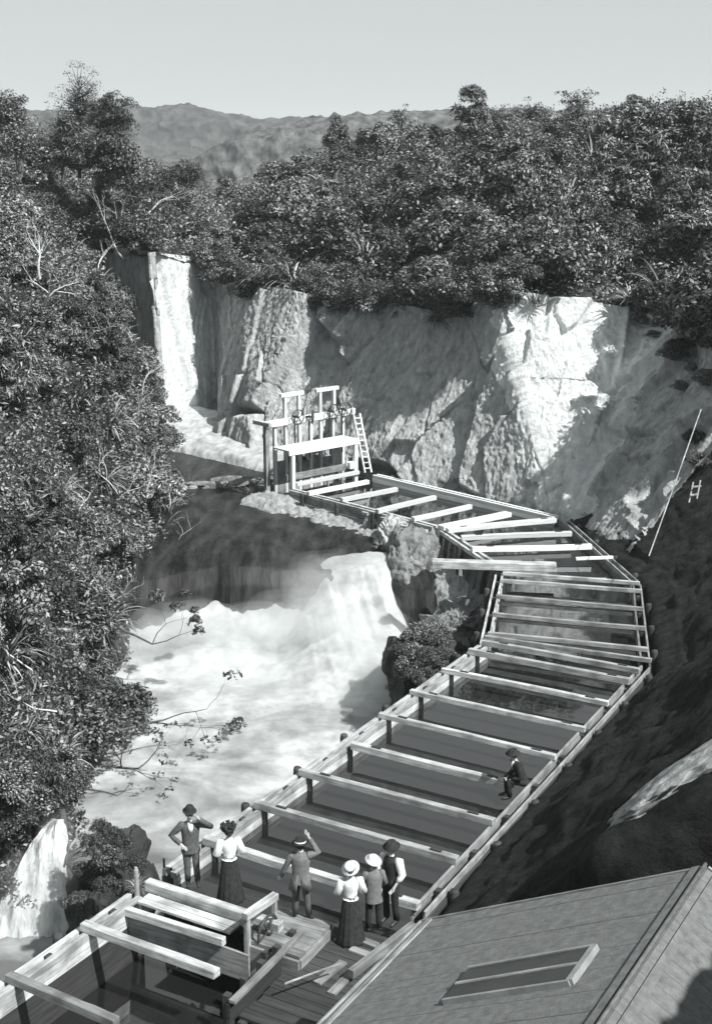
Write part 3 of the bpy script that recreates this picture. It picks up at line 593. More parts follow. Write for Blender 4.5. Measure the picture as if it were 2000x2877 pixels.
for p in sample(left_G, 900, lambda p: inframe(p, -40) and 36 < p[1] < 88 and p[2] > -3)[:26]:
    tree('bare_twig', V(p) + V((.5, -.5, .5)), random.uniform(.7, 1.3), .035, 3, 'thin pale bare twig poking out of the bushes of the left bank', 'twig', None, bark='bark_pale', d=(random.gauss(0.2, .5), random.gauss(-.3, .3), random.uniform(.2, 1)), group='bare twigs on the left bank', bend=.4)
for (z, px, py, h, d, lb, pr) in [(-3.2, 300, 2060, 2.0, (1, .2, -.05), 'leafy branch reaching out over the white water from the left bank', 14), (-1.8, 330, 1760, 1.5, (.8, -.2, -.35), 'hanging leafy branch above the white water, higher up the left bank', 40), (-3.6, 290, 2150, 1.3, (1, 0, -.2), 'thin twig drooping to the white water below the reaching branch', 5)]:
    tree('branch', P(px, py, z), h, .06, 3, lb, 'branch', 'leaf_dark', pr * 2, .25, .09, d=d, bend=.3)
tree('stump', P(180, 2260, -2.6) + V((0, -.3, 0)), 1.5, .11, 1, 'dark twisted root hanging beside the side fall', 'root', None, d=(.35, -.1, -1), bend=.3)
# ================================================================== TIMBER FLUME
UP = V((0, 0, 1))
def wall(pts, side, label, ext=None, base=-1.35, battens=False, m='wood', stud_at=(), group=None, outer_m='wood_mid', rw=1.0):
    """side=+1: outside lies to the left of the direction of travel"""
    a, b = pts; d = (b - a); L = d.length; d.normalize(); n = V((-d.y, d.x, 0)) * side
    root = empty('canal_wall', a, label, 'canal wall', 'walls of the timber flume')
    q = lambda s, o, z: a + d * s + n * o + UP * z
    MB().plank(q(0, .07, -.085), q(L, .07, -.085), .14 * rw, .17, n=20, j=.008).build('top_rail', M[m], root, bevel=.01)
    MB().plank(q(.02, .33, -.09), q(L - .02, .33, -.09), .12 * rw, .17, n=20, j=.008).build('top_rail', M[m], root, bevel=.01)
    x = MB(); x.box(q(0, .035, -.33), q(L, .035, -.33), .05, .315); x.build('inner_planking', M[m], root); x = MB(); x.box(q(0, .04, -.75), q(L, .04, -.75), .05, .50); x.box(q(0, .036, -1.3), q(L, .036, -1.3), .05, .58); x.build('wet_planking', M['wood_dark'], root)
    x = MB(); z = -.19
    while z > base: x.box(q(0, .40 + .03 * math.sin(z * 9), z - .14), q(L, .40 + .03 * math.sin(z * 9), z - .14), .05, .27); z -= .285
    x.build('outer_planking', M[outer_m], root)
    k = .9
    while k < L:
        MB().box(q(k, .2, -.10), q(k, .2, -.10) + d * .16, .125, .14).build('spacer_block', M['wood_dark'], root); k += 1.9
    k = random.uniform(.6, 1.2)
    while k < L - .2:
        MB().tube([q(k, .56, min(base, -2.2) - .8), q(k, .53, -.06), q(k, .525, .0), q(k, .52, .02)], [.14, .11, .10, .05], 9).build('pile', M['wood_dark'], root, True); k += 2.35
    for p in stud_at:
        s = (p - a).dot(d)
        if 0.2 < s < L - .1: MB().box(q(s, -.065, -1.2), q(s, -.05, -.01), .09, .10, up=d).build('stud', M['wood_dark'], root)
    return root
BEAMS = [  # left end, right end (photograph pixels of the top, on the level of the rail), width, height, material, label
 ((1411, 1606), (1797, 1634), .12, .15, 'wood', 'thin cross beam just below the wide plank at the bend of the flume'),
 ((1404, 1626), (1803, 1656), .12, .15, 'wood', 'cross beam with the brightest left end, first full beam of the middle reach'),
 ((1393, 1670), (1806, 1706), .12, .15, 'wood_mid', 'cross beam over dark water in the middle reach, above the pale reflections'),
 ((1382, 1720), (1812, 1760), .12, .15, 'wood_mid', 'cross beam in the middle reach, across the two pale reflections in the water'),
 ((1369, 1775), (1819, 1819), .12, .15, 'wood_mid', 'uppermost of the fan of beams where the flume turns toward the viewer'),
 ((1360, 1784), (1830, 1850), .12, .15, 'wood_mid', 'second beam of the fan at the lower bend, longest to the right'),
 ((1354, 1797), (1797, 1878), .15, .18, 'wood', 'third beam of the fan at the lower bend with a blunt bright left end'),
 ((1317, 1821), (1768, 1906), .16, .2, 'wood', 'lowest beam of the fan, first across the long lower reach'),
 ((1241, 1876), (1708, 1970), .18, .23, 'wood', 'cross beam with rounded left end level with the bushy outcrop'),
 ((1153, 1936), (1645, 2043), .18, .23, 'wood', 'cross beam whose left end stops just below the bushy outcrop'),
 ((1066, 2001), (1561, 2120), .18, .23, 'wood', 'cross beam half way down the long lower reach, over black water'),
 ((988, 2084), (1440, 2196), .24, .28, 'wood', 'cross beam that ends where the dark seated man is on the right wall'),
 ((843, 2159), (1388, 2300), .22, .26, 'wood', 'cross beam below the seated man, over the grey reflection of the sky'),
 ((718, 2249), (1286, 2407), .23, .27, 'wood', 'cross beam passing behind the head of the man in the waistcoat'),
 ((575, 2348), (1178, 2534), .24, .28, 'wood', 'cross beam running behind the standing people, from the woman in white to the right wall'),
 ((232, 2588), (610, 2724), .25, .27, 'wood', 'cross beam below the near walkway, its right half in shade'),
 ((24, 2732), (330, 2862), .24, .26, 'wood_mid', 'nearest cross beam, at the bottom left corner'),
 ((865, 1381), (1034, 1348), .22, .2, 'wood_white', 'pale cross beam nearest the sluice frame in the upper reach'),
 ((959, 1399), (1115, 1369), .22, .2, 'wood_white', 'second pale cross beam from the sluice frame in the upper reach'),
 ((1059, 1431), (1222, 1392), .22, .2, 'wood_white', 'third pale cross beam from the sluice frame in the upper reach'),
 ((1159, 1453), (1322, 1417), .22, .2, 'wood_white', 'fourth pale cross beam from the sluice frame in the upper reach'),
 ((1238, 1477), (1428, 1438), .42, .2, 'wood_white', 'wide white plank across the upper reach before the bend'),
 ((1256, 1484), (1560, 1455), .30, .2, 'wood_white', 'long white beam splayed toward the cliff corner at the bend'),
 ((1295, 1505), (1604, 1493), .22, .2, 'wood_white', 'white beam at the bend, next below the long splayed one'),
 ((1325, 1536), (1661, 1529), .22, .2, 'wood_white', 'white beam at the bend with its far end against the dark slope'),
 ((1617, 1566), (1722, 1562), .12, .12, 'wood_white', 'short thin white bar at the right wall above the wide plank'),
]
cross = []
for (l, r, w, h, m, lb) in BEAMS:
    if w > .17 and m != 'wood_white': w, h = w * .78, h * .68
    a, b = P(*l, h), P(*r, h); a.z = b.z = h / 2 + .004
    root = empty('cross_beam', (a + b) / 2 - UP * h / 2, lb, 'cross beam', 'timber beams spanning the flume')
    MB().plank(a, b, w, h).build('timber', M[m], root, bevel=.012)
    d = (b - a).normalized(); n = d.cross(UP)
    if (b - a).length > 4.5 and w > .125:
        for e in (a + d * .75, b - d * .55):
            MB().box(e + UP * (h / 2 + .012) - d * .14, e + UP * (h / 2 + .012) + d * .14, .07, .03).build('iron_strap', M['iron'], root)
    cross.append((a, b))
LS = [a + (b - a).normalized() * .62 for a, b in cross]; 
wall((LW[0], LW[1] + (LW[0] - LW[1]).normalized() * .25), 1, 'near timber canal wall at bottom left, two rails with a groove between', base=-2.3)
wall((LW[1] + (LW[2] - LW[1]).normalized() * .9, LW[2]), 1, 'long timber canal wall between white water and dark water, sunlit on its inner side', base=-2.6, stud_at=LS)
wall((LW[2] + V((.1, .3, 0)), LW[3]), 1, 'ladder-like left rail of the middle reach on a dark trestle', base=-3.6, stud_at=LS, outer_m='wood_dark', rw=.55)
wall((LW[3] + V((-.08, .25, 0)), LW[5]), 1, 'short splayed timber wall at the bend above the boulders', base=-2.2, outer_m='wood_dark')
wall((LW[5] + V((-.2, .2, 0)), LW[6]), 1, 'river-side timber wall of the upper reach on pale brackets', base=-1.0, m='wood')
wall((RW[1] + (RW[4] - RW[1]).normalized() * .35, RW[4]), -1, 'long right timber wall with double rail along the shaded bank', base=-.9, m='wood_mid', stud_at=[], rw=.5, outer_m='wood_dark')
wall((RW[4] + V((.05, .3, 0)), RW[5]), -1, 'right double rail of the middle reach against the dark slope', base=-.9, m='wood_mid', rw=.5, outer_m='wood_dark')
wall((RW[5] + V((0, .25, 0)), RW[7] + V((.1, -.3, 0))), -1, 'right rail curving round the bend to the cliff corner', base=-.9, m='wood_mid', rw=.5, outer_m='wood_dark')
wall((RW[7] + V((-.15, .15, 0)), RW[8]), -1, 'white top timber of the upper reach along the cliff foot', base=-.9, m='wood_white')
# wide plank over the bend, on its own trestle
a, b = P(1214, 1571, .5), P(1562, 1581, .5); root = empty('footbridge', a, 'wide pale plank lying across the bend of the flume', 'footbridge')
MB().box(V((a.x, a.y, .33)), V((b.x, b.y, .33)), .42, .30).build('plank', M['wood'], root, bevel=.02)
MB().box(V((a.x + .1, a.y + .32, .22)), V((b.x, b.y + .32, .22)), .18, .2).build('plank', M['wood_dark'], root, bevel=.02)
root = empty('trestle', P(1320, 1600, -1), 'dark timber trestle with slanting posts under the wide plank', 'trestle')
for (x0, y0, x1, y1) in [(1293, 1583, 1293, 1660), (1352, 1590, 1335, 1690), (1383, 1600, 1352, 1730), (1335, 1588, 1310, 1700)]:
    t = P(x0, y0, .1); d = Q(x1, y1, t.y - .1); MB().box(V((t.x, t.y, .1)), d, .13, .13, up=(0, 1, 0)).build('post', M['wood_mid'], root)
t0, t1 = P(1318, 1576, .12), P(1420, 1606, .12); MB().box(t0, t1, .14, .16).build('cap_beam', M['wood_dark'], root)
t0 = P(1250, 1660, -2.2); t1 = P(1300, 1676, -2.2); MB().box(t0, t1, .14, .14).build('sill', M['wood_dark'], root)
for k, (px, py) in enumerate([(995, 1437), (1050, 1455), (1102, 1470), (1158, 1492), (1212, 1508)]):
    t = P(px, py - 25, -.05); root = empty('wall_bracket', t, ['first', 'second', 'third', 'fourth', 'fifth'][k] + ' pale splayed bracket from the left under the upper flume', 'bracket', 'brackets under the upper flume')
    MB().box(t + V((-.45, -.45, -1.5)), t + V((-.25, -.25, .0)), .34, .30, up=(1, -1, 0), w2=.16, h2=.14).build('bracket', M['concrete'], root)
    MB().box(t + V((-.5, -.2, -.12)), t + V((.1, -.6, -.12)) * 1.0 + V((-.35, .15, 0)), .14, .12).build('cap', M['wood'], root)
for k in range(7):
    t = P(1232 + k * 17, 1490 + k * 10, -.2); tag(MB().box(t + V((-.55, -.35, -1.9)), t + V((-.3, -.2, 0)), .10, .08, up=(1, 0, 0)).build('stake', M['wood_mid'], loc=t), 'thin slanting timber stake under the splayed wall at the bend', 'stake', 'stakes under the bend of the flume')
# ================================================================== INTAKE GATE FRAME
GA = P(823, 1368, 0); GB = P(998, 1333, 0); gu = (GB - GA); GL = gu.length; gu.normalize(); gv = V((-gu.y, gu.x, 0))
def T(u, v, z): return GA + gu * u + gv * v + UP * z
gate = empty('intake_gate', GA, 'timber sluice frame with deck, two portals and iron handwheels under the cliff', 'sluice gate')
for (u, v) in ((0, 0), (GL, 0)): MB().box(T(u, v, -.6), T(u, v, 1.72), .2, .2, up=gu).build('deck_post', M['wood_white'], gate, bevel=.012)
for u in (.07, .74, 1.6, 2.3, 2.95, 3.75, 4.4): MB().box(T(u, 1.45, -.9), T(u, 1.45, 2.75), .17, .17, up=gu).build('stud', M['wood_white'], gate, bevel=.012)
MB().box(T(-.45, 1.45, -.5), T(-.45, 1.45, 2.9), .22, .22, up=gu).build('stud', M['wood_mid'], gate)
MB().box(T(-.55, 1.38, 2.9), T(5.1, 1.38, 2.9), .26, .30).build('top_beam', M['wood_white'], gate, bevel=.015)
MB().box(T(-.6, .9, 2.95), T(-.6, 2.2, 2.95), .2, .2).build('end_beam', M['wood'], gate, bevel=.015)
for u0, u1 in ((.74, 1.6), (2.95, 3.85)):
    for u in (u0, u1): MB().box(T(u, 1.48, 3.055), T(u, 1.48, 4.1), .16, .16, up=gu).build('portal_post', M['wood_white'], gate, bevel=.012)
    MB().box(T(u0 - .28, 1.48, 4.19), T(u1 + .28, 1.48, 4.19), .2, .18).build('portal_head', M['wood_white'], gate, bevel=.012)
dk = MB()
for k in range(4): dk.box(T(-.3, .08 + k * .31, 1.78), T(GL + .15, .08 + k * .31, 1.78), .30, .07)
dk.build('deck', M['wood_white'], gate)
MB().box(T(-.3, -.1, 1.70), T(GL + .12, -.1, 1.70), .07, .24).build('deck_edge', M['wood_white'], gate)
MB().box(T(-.2, .25, .42), T(GL - .5, .25, .42), .14, .32).build('lower_beam', M['wood_mid'], gate, bevel=.012)
MB().box(T(.1, -.12, .12), T(GL + .1, -.12, .12), .22, .18).build('sill', M['wood_white'], gate, bevel=.012)
for u0, u1 in ((.2, .65), (.9, 1.5), (1.75, 2.2), (2.45, 2.85), (3.1, 3.65)):
    MB().box(T((u0 + u1) / 2, 1.42, -1), T((u0 + u1) / 2, 1.42, random.uniform(.75, 1.05)), u1 - u0, .07, up=gv).build('gate_leaf', M['wood_mid'], gate)
def wheel(c, axis, r, parent, name='handwheel', spokes=6):
    axis = V(axis).normalized(); a = axis.cross(UP).normalized(); b = axis.cross(a)
    w = MB(); w.tube([c + a * (r * math.cos(t)) + b * (r * math.sin(t)) for t in [2 * math.pi * k / 28 for k in range(29)]], r * .085, 7, cap=False)
    o = w.build(name, M['iron'], parent, True)
    s = MB()
    for k in range(spokes):
        t = 2 * math.pi * k / spokes + .2; s.tube([c, c + a * (r * math.cos(t)) + b * (r * math.sin(t))], r * .06, 6)
    s.build('spokes', M['iron'], o, True)
    MB().tube([c - axis * .35, c + axis * .08], r * .16, 9).build('hub', M['iron'], o, True)
    return o
for u, r, tl in ((1.16, .36, 0), (2.08, .33, .9), (3.4, .36, 0), (4.2, .37, -.1)):
    wheel(T(u, 1.0, 3.12 if tl < .5 else 3.02), -gv + gu * tl, r, gate)
    MB().box(T(u, 1.25, .9), T(u, 1.25, 3.0), .05, .05, up=gu).build('gate_stem', M['iron'], gate)
ld = empty('ladder', P(1032, 1330, 0), 'pale wooden ladder leaning against the right end of the sluice frame', 'ladder')
b0, b1, t0, t1 = P(1025, 1328, .05), P(1043, 1327, .05), Q(990, 1150, 66.3), Q(1004, 1188, 66.2)
dl = (t0 - b0); t1 = b1 + dl * .93
for p, q in ((b0, t0), (b1, t1)): MB().box(p, q, .07, .08, up=gu).build('rail', M['wood_white'], ld)
for k in range(1, 11): MB().box(b0 + dl * (k * .088 - .02), b1 + dl * (k * .088 - .02), .045, .045).build('rung', M['wood_white'], ld)
bx = empty('winch_box', T(3.75, .1, .25), 'small pale winch box on the sill of the sluice frame', 'winch')
MB().box(T(3.6, .1, .5), T(4.1, .1, .5), .35, .35).build('box', M['wood_white'], bx, bevel=.03); MB().tube([T(3.5, .1, .5), T(3.5, .1, 1.0)], .04, 6).build('handle', M['wood_white'], bx)
# ================================================================== NEAR HEADGATE, WALKWAY, LANDING
XD = V((.869, -.495, 0)); LDIR = V((.504, .864, 0))
K0 = P(414, 2470, .24)
hg = empty('walkway', P(434, 2510, 0), 'plank walkway across the near end of the flume with a raised back beam', 'walkway')
K1 = P(790, 2592, .24); e = (K1 - K0).normalized(); K2 = V(K1); K0.z = K2.z = .12; KL_ = (P(692, 2562, .24) - P(414, 2470, .24)).length
MB().box(K0, K2, .20, .24, ).build('back_beam', M['wood'], hg, bevel=.015)
for k in range(2):
    o = -LDIR * (.32 + .20 * k); MB().box(K0 + o + e * .22 + UP * -.06, K0 + o + e * KL_ + UP * -.06, .185, .06).build('plank', M['wood'], hg, bevel=.006)
o = -LDIR * .80; MB().box(K0 + o + e * .05 - UP * .20, K0 + o + e * KL_ - UP * .14, .14, .18).build('front_beam', M['wood'], hg, bevel=.012)
MB().box(K0 + o + e * .05 - UP * .62 + LDIR * .07, K0 + o + e * (KL_ + .55) - UP * .62 + LDIR * .07, .06, .62).build('gate_board', M['wood_mid'], hg)
gx = P(692, 2592, .0); gx.z = 0
fr_ = empty('headgate_frame', gx, 'small pale timber portal with an iron handwheel at the end of the near walkway', 'sluice gate')
f0 = P(694, 2578, .6); f1 = P(771, 2527, .6)
MB().box(V((f0.x, f0.y, -1)), V((f0.x, f0.y, .6)), .12, .10, up=XD).build('post', M['wood'], fr_, bevel=.01)
MB().box(V((f1.x, f1.y, -.8)), V((f1.x, f1.y, .6)), .10, .09, up=XD).build('post', M['wood'], fr_, bevel=.01)
MB().box(V((f0.x, f0.y, .66)) - LDIR * .08, V((f1.x, f1.y, .66)) + LDIR * .06, .16, .15).build('head_beam', M['wood'], fr_, bevel=.01)
wc = (f0 + f1) / 2 + XD * .16; wc.z = .12
wheel(V(wc), XD, .34, fr_, spokes=5)
MB().box(V((f0.x, f0.y, -.05)) + XD * .45 - LDIR * .1, V((f1.x, f1.y, -.05)) + XD * .45 + LDIR * .1, .10, .12).build('side_rail', M['wood_dark'], fr_)
ld_ = empty('landing', P(834, 2600, 0), 'plank landing beside the headgate where the man in the tailcoat stands', 'landing')
q0, q1, q2 = P(790, 2553, .02), P(934, 2598, .02), P(842, 2693, .02); dd = (q2 - q1); nb = 6
for k in range(nb):
    s = q0 + dd * ((k + .5) / nb); t = q1 + dd * ((k + .5) / nb); MB().box(s, t, dd.length / nb - .012, .06).build('plank', M['wood_mid'], ld_)
MB().box(q0 + dd - UP * .5 - LDIR * .02, q1 + dd - UP * .5 - LDIR * .02, .08, .9).build('front_board', M['wood_mid'], ld_)
MB().box(q1 - UP * .5 , q1 + dd - UP * .5, .08, .9).build('side_board', M['wood_mid'], ld_)
# narrow near box of the headrace and the low boards beside it
b0, b1 = P(835, 2622, .1), P(640, 2815, .1)
w2 = empty('sluice_box', b0, 'dark timber sluice box wall with capping plank running to the bottom edge', 'sluice box')
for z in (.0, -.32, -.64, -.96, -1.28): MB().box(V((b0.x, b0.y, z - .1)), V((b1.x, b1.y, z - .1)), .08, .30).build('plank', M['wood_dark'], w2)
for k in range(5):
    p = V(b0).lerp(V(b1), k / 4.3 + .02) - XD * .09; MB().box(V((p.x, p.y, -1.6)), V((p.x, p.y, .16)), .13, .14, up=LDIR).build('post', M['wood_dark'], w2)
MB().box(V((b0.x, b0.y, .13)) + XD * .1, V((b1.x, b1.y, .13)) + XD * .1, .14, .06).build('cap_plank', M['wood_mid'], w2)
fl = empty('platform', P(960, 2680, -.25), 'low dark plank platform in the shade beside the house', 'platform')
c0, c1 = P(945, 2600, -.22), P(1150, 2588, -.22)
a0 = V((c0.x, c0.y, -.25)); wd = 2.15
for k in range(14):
    s = a0 - LDIR * (.26 * k) + XD * random.uniform(-.03, .03); MB().box(s, s + XD * (wd + .8 + random.uniform(-.05, .05)), .245, .06).build('plank', M['wood_dark'], fl)  # shade of the house put into the dark plank colour
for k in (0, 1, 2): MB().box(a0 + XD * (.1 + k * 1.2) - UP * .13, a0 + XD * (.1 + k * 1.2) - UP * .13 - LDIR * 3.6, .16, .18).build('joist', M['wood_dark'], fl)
for k, (x0, y0, x1, y1, lb) in enumerate([(945, 2632, 1000, 2650, 'loose pale board lying by the skirt of the woman in the boater'), (985, 2662, 1062, 2690, 'loose grey board on the dark platform, nearest the house'), (1010, 2636, 1060, 2655, 'short loose board on the platform behind the skirt'), (890, 2760, 965, 2700, 'long loose board slanting on the dark platform'), (930, 2790, 1000, 2720, 'second long board slanting beside the house eave')]):
    s, t = P(x0, y0, -.17), P(x1, y1, -.17); s.z = t.z = -.19; tag(MB().box(s, t, .18, .04).build('loose_board', M['wood_mid'], loc=s), lb, 'board')
s, t = P(800, 2764, .2), P(958, 2707, .2); tag(MB().tube([s, s.lerp(t, .5) + UP * .01, t], .022, 6).build('pole', M['wood_mid'], loc=s), 'thin pale pole lying aslant beyond the sluice box', 'pole')
s, t = P(1160, 2600, 0), P(985, 2735, 0); tag(MB().box(V((s.x, s.y, -.02)), V((t.x, t.y, -.02)), .13, .18).build('edge_beam', M['wood_mid'], loc=s), 'short edge beam continuing the right wall past the platform', 'beam')
st_ = Q(383, 2450, 26.3); tag(MB().tube([st_ - UP * .9, st_ + UP * .05, st_ + UP * .12], [.06, .055, .03], 8).build('stake', M['wood'], loc=st_), 'short pale stake standing in front of the white-water edge, left of the walkway', 'stake')
for (px, py, h, lb) in [(462, 2440, .5, 'thin dark stake left of the man shading his eyes'), (483, 2455, .3, 'shorter dark stake beside the thin one')]:
    p = Q(px, py, 26.6); tag(MB().tube([p - UP * .8, p + UP * h * .5], .025, 6).build('stake', M['wood_dark'], loc=p), lb, 'stake')
# ================================================================== ROPE AND SMALL LADDER ON THE SLOPE
s, t = P(1822, 1562, 1.5), Q(1968, 1150, 49); tag(MB().tube([s, s.lerp(t, .5) - UP * .03, t], .022, 6).build('guy_rope', M['wood'], loc=s), 'long pale rope stretched up the dark slope at the right edge', 'rope')
rl = empty('ladder', Q(1925, 1420, 48), 'small pale ladder propped on the dark slope beside the rope', 'ladder')
for (x0, y0, x1, y1) in [(1934, 1412, 1946, 1355), (1956, 1402, 1966, 1350), (1942, 1368, 1968, 1366), (1938, 1392, 1960, 1388)]:
    MB().box(Q(x0, y0, 47.6), Q(x1, y1, 48.2), .05, .05, up=(0, 1, 0)).build('rail' if y0 > 1395 else 'rung', M['wood'], rl)
# ================================================================== HOUSE
E0 = P(1205, 2590, 3.0); E1 = P(970, 2830, 3.0); ed = (E1 - E0); ed.z = 0; ed.normalize(); en = V((-ed.y, ed.x, 0)); en = en if en.x > 0 else -en
# pitch such that the far rake edge meets the picture's right side where the photograph has it
best = min(((abs(proj(E0 + en * t + UP * (t * r))[0] - 1990) + 2 * abs(proj(E0 + en * t + UP * (t * r))[1] - 2443), t, r) for t in np.linspace(2.5, 7, 60) for r in np.linspace(.1, .9, 60)), key=lambda x: x[0])
RT, RR = best[1], best[2]; print('roof', best)
house = empty('house', V((E0.x, E0.y, 0)), 'house with a grey boarded roof and a raised skylight at bottom right', 'house')
LEN = 9.5; sl_ = (en + UP * RR).normalized(); rn = sl_.cross(ed); rn = rn if rn.z > 0 else -rn
def RP(t, l, o=0): return E0 + en * t + UP * (RR * t) + ed * l + rn * o
rf = None; k = 0; x = MB(); l = 0
while l < LEN:
    wdt = random.uniform(.24, .34); o = random.uniform(-.006, .006); x.box(RP(-.12, l + wdt / 2, o), RP(RT, l + wdt / 2, o), wdt - .006, .05, up=rn); l += wdt
rf = x.build('roof', M['shingle'], house)
x = MB(); l = 0
en2 = en
def RP2(t, l, o=0): return E0 + en * (RT + t) + UP * (RR * (RT - t)) + ed * l + V((rn.x * -1, rn.y * -1, rn.z)) * o
while l < LEN:
    wdt = random.uniform(.24, .34); x.box(RP2(0, l + wdt / 2), RP2(RT + .12, l + wdt / 2), wdt - .006, .05, up=V((-rn.x, -rn.y, rn.z))); l += wdt
x.build('roof', M['shingle'], house)
MB().box(RP(RT - .14, -.05, .05), RP(RT - .14, LEN, .05), .13, .03, up=rn).build('ridge_board', M['shingle'], rf); MB().box(RP2(.16, -.05, .05), RP2(.16, LEN, .05), .13, .03, up=V((-rn.x, -rn.y, rn.z))).build('ridge_board', M['shingle'], rf)
MB().tube([RP(RT, -.05, .07), RP(RT, LEN, .07)], .03, 8).build('ridge_roll', M['shingle'], rf, True)
MB().box(RP(-.15, -.02, -.05), RP(-.15, LEN, -.05), .04, .2, up=rn).build('eave_board', M['wood_mid'], house)
MB().box(RP(.02, -.0, .035), RP(.02, LEN, .035), .11, .025, up=rn).build('eave_strip', M['wood_mid'], house)
MB().box(RP(-.12, -.03, -.03), RP(RT, -.03, -.03), .05, .16, up=rn).build('rake_board', M['wood_mid'], house)
MB().box(RP2(0, -.03, -.03), RP2(RT + .1, -.03, -.03), .05, .16, up=UP).build('rake_board', M['wood_mid'], house)
bw_ = MB(); c = [E0 + en * a + ed * b for a, b in ((.3, .25), (2 * RT - .3, .25), (2 * RT - .3, LEN - .3), (.3, LEN - .3))]
for i in range(4):
    a, b = c[i], c[(i + 1) % 4]
    for z in np.arange(-.6, 3.0, .2): bw_.box(V((a.x, a.y, z + .1)), V((b.x, b.y, z + .1)), .06 + .03 * ((int(z * 10) % 4) == 0), .195)
bw_.build('wall', M['weatherboard'], house)
gbl = MB()
for l in (.27, LEN - .3): 
    a, b, t = RP(.3, l), RP2(RT - .3, l), RP(RT, l); gbl.add([a + UP * (3 - a.z - .05), b + UP * (3 - b.z - .05), t - UP * .08, a + UP * (3 - a.z - .05) + ed * .05, b + UP * (3 - b.z - .05) + ed * .05, t - UP * .08 + ed * .05], [[0, 1, 2], [5, 4, 3], [0, 3, 4, 1], [1, 4, 5, 2], [2, 5, 3, 0]])
gbl.build('gable', M['weatherboard'], house)
def onroof(px, py, o=.0):
    d = ray(px, py); o0 = V((0, 0, H)); n = rn; t = (E0 + rn * o - o0).dot(n) / d.dot(n); return o0 + d * t
s0, s1, s2, s3 = onroof(1241, 2805, .12), onroof(1313, 2714, .12), onroof(1667, 2651, .12), onroof(1595, 2751, .12)
q = MB()
for a, b, w, h in ((s1, s2, .05, .14), (s0, s3, .05, .14), (s2, s3, .10, .15)): q.box(a - rn * .08, b - rn * .08, w, h, up=rn)
sk_ = q.build('skylight', M['weatherboard'], house)
m0, m1 = s0.lerp(s1, .5), s3.lerp(s2, .5); MB().box(m0 - rn * .06, m1 - rn * .06, .05, .1, up=rn).build('glazing_bar', M['wood'], sk_)
q = MB(); ins = -.03
q.add([p + rn * ins for p in (s0, s3, s2, s1)] + [p + rn * (ins - .02) for p in (s0, s3, s2, s1)], [[0, 1, 2, 3], [7, 6, 5, 4], [0, 4, 5, 1], [1, 5, 6, 2], [2, 6, 7, 3], [3, 7, 4, 0]]); q.build('pane', M['glass'], sk_)
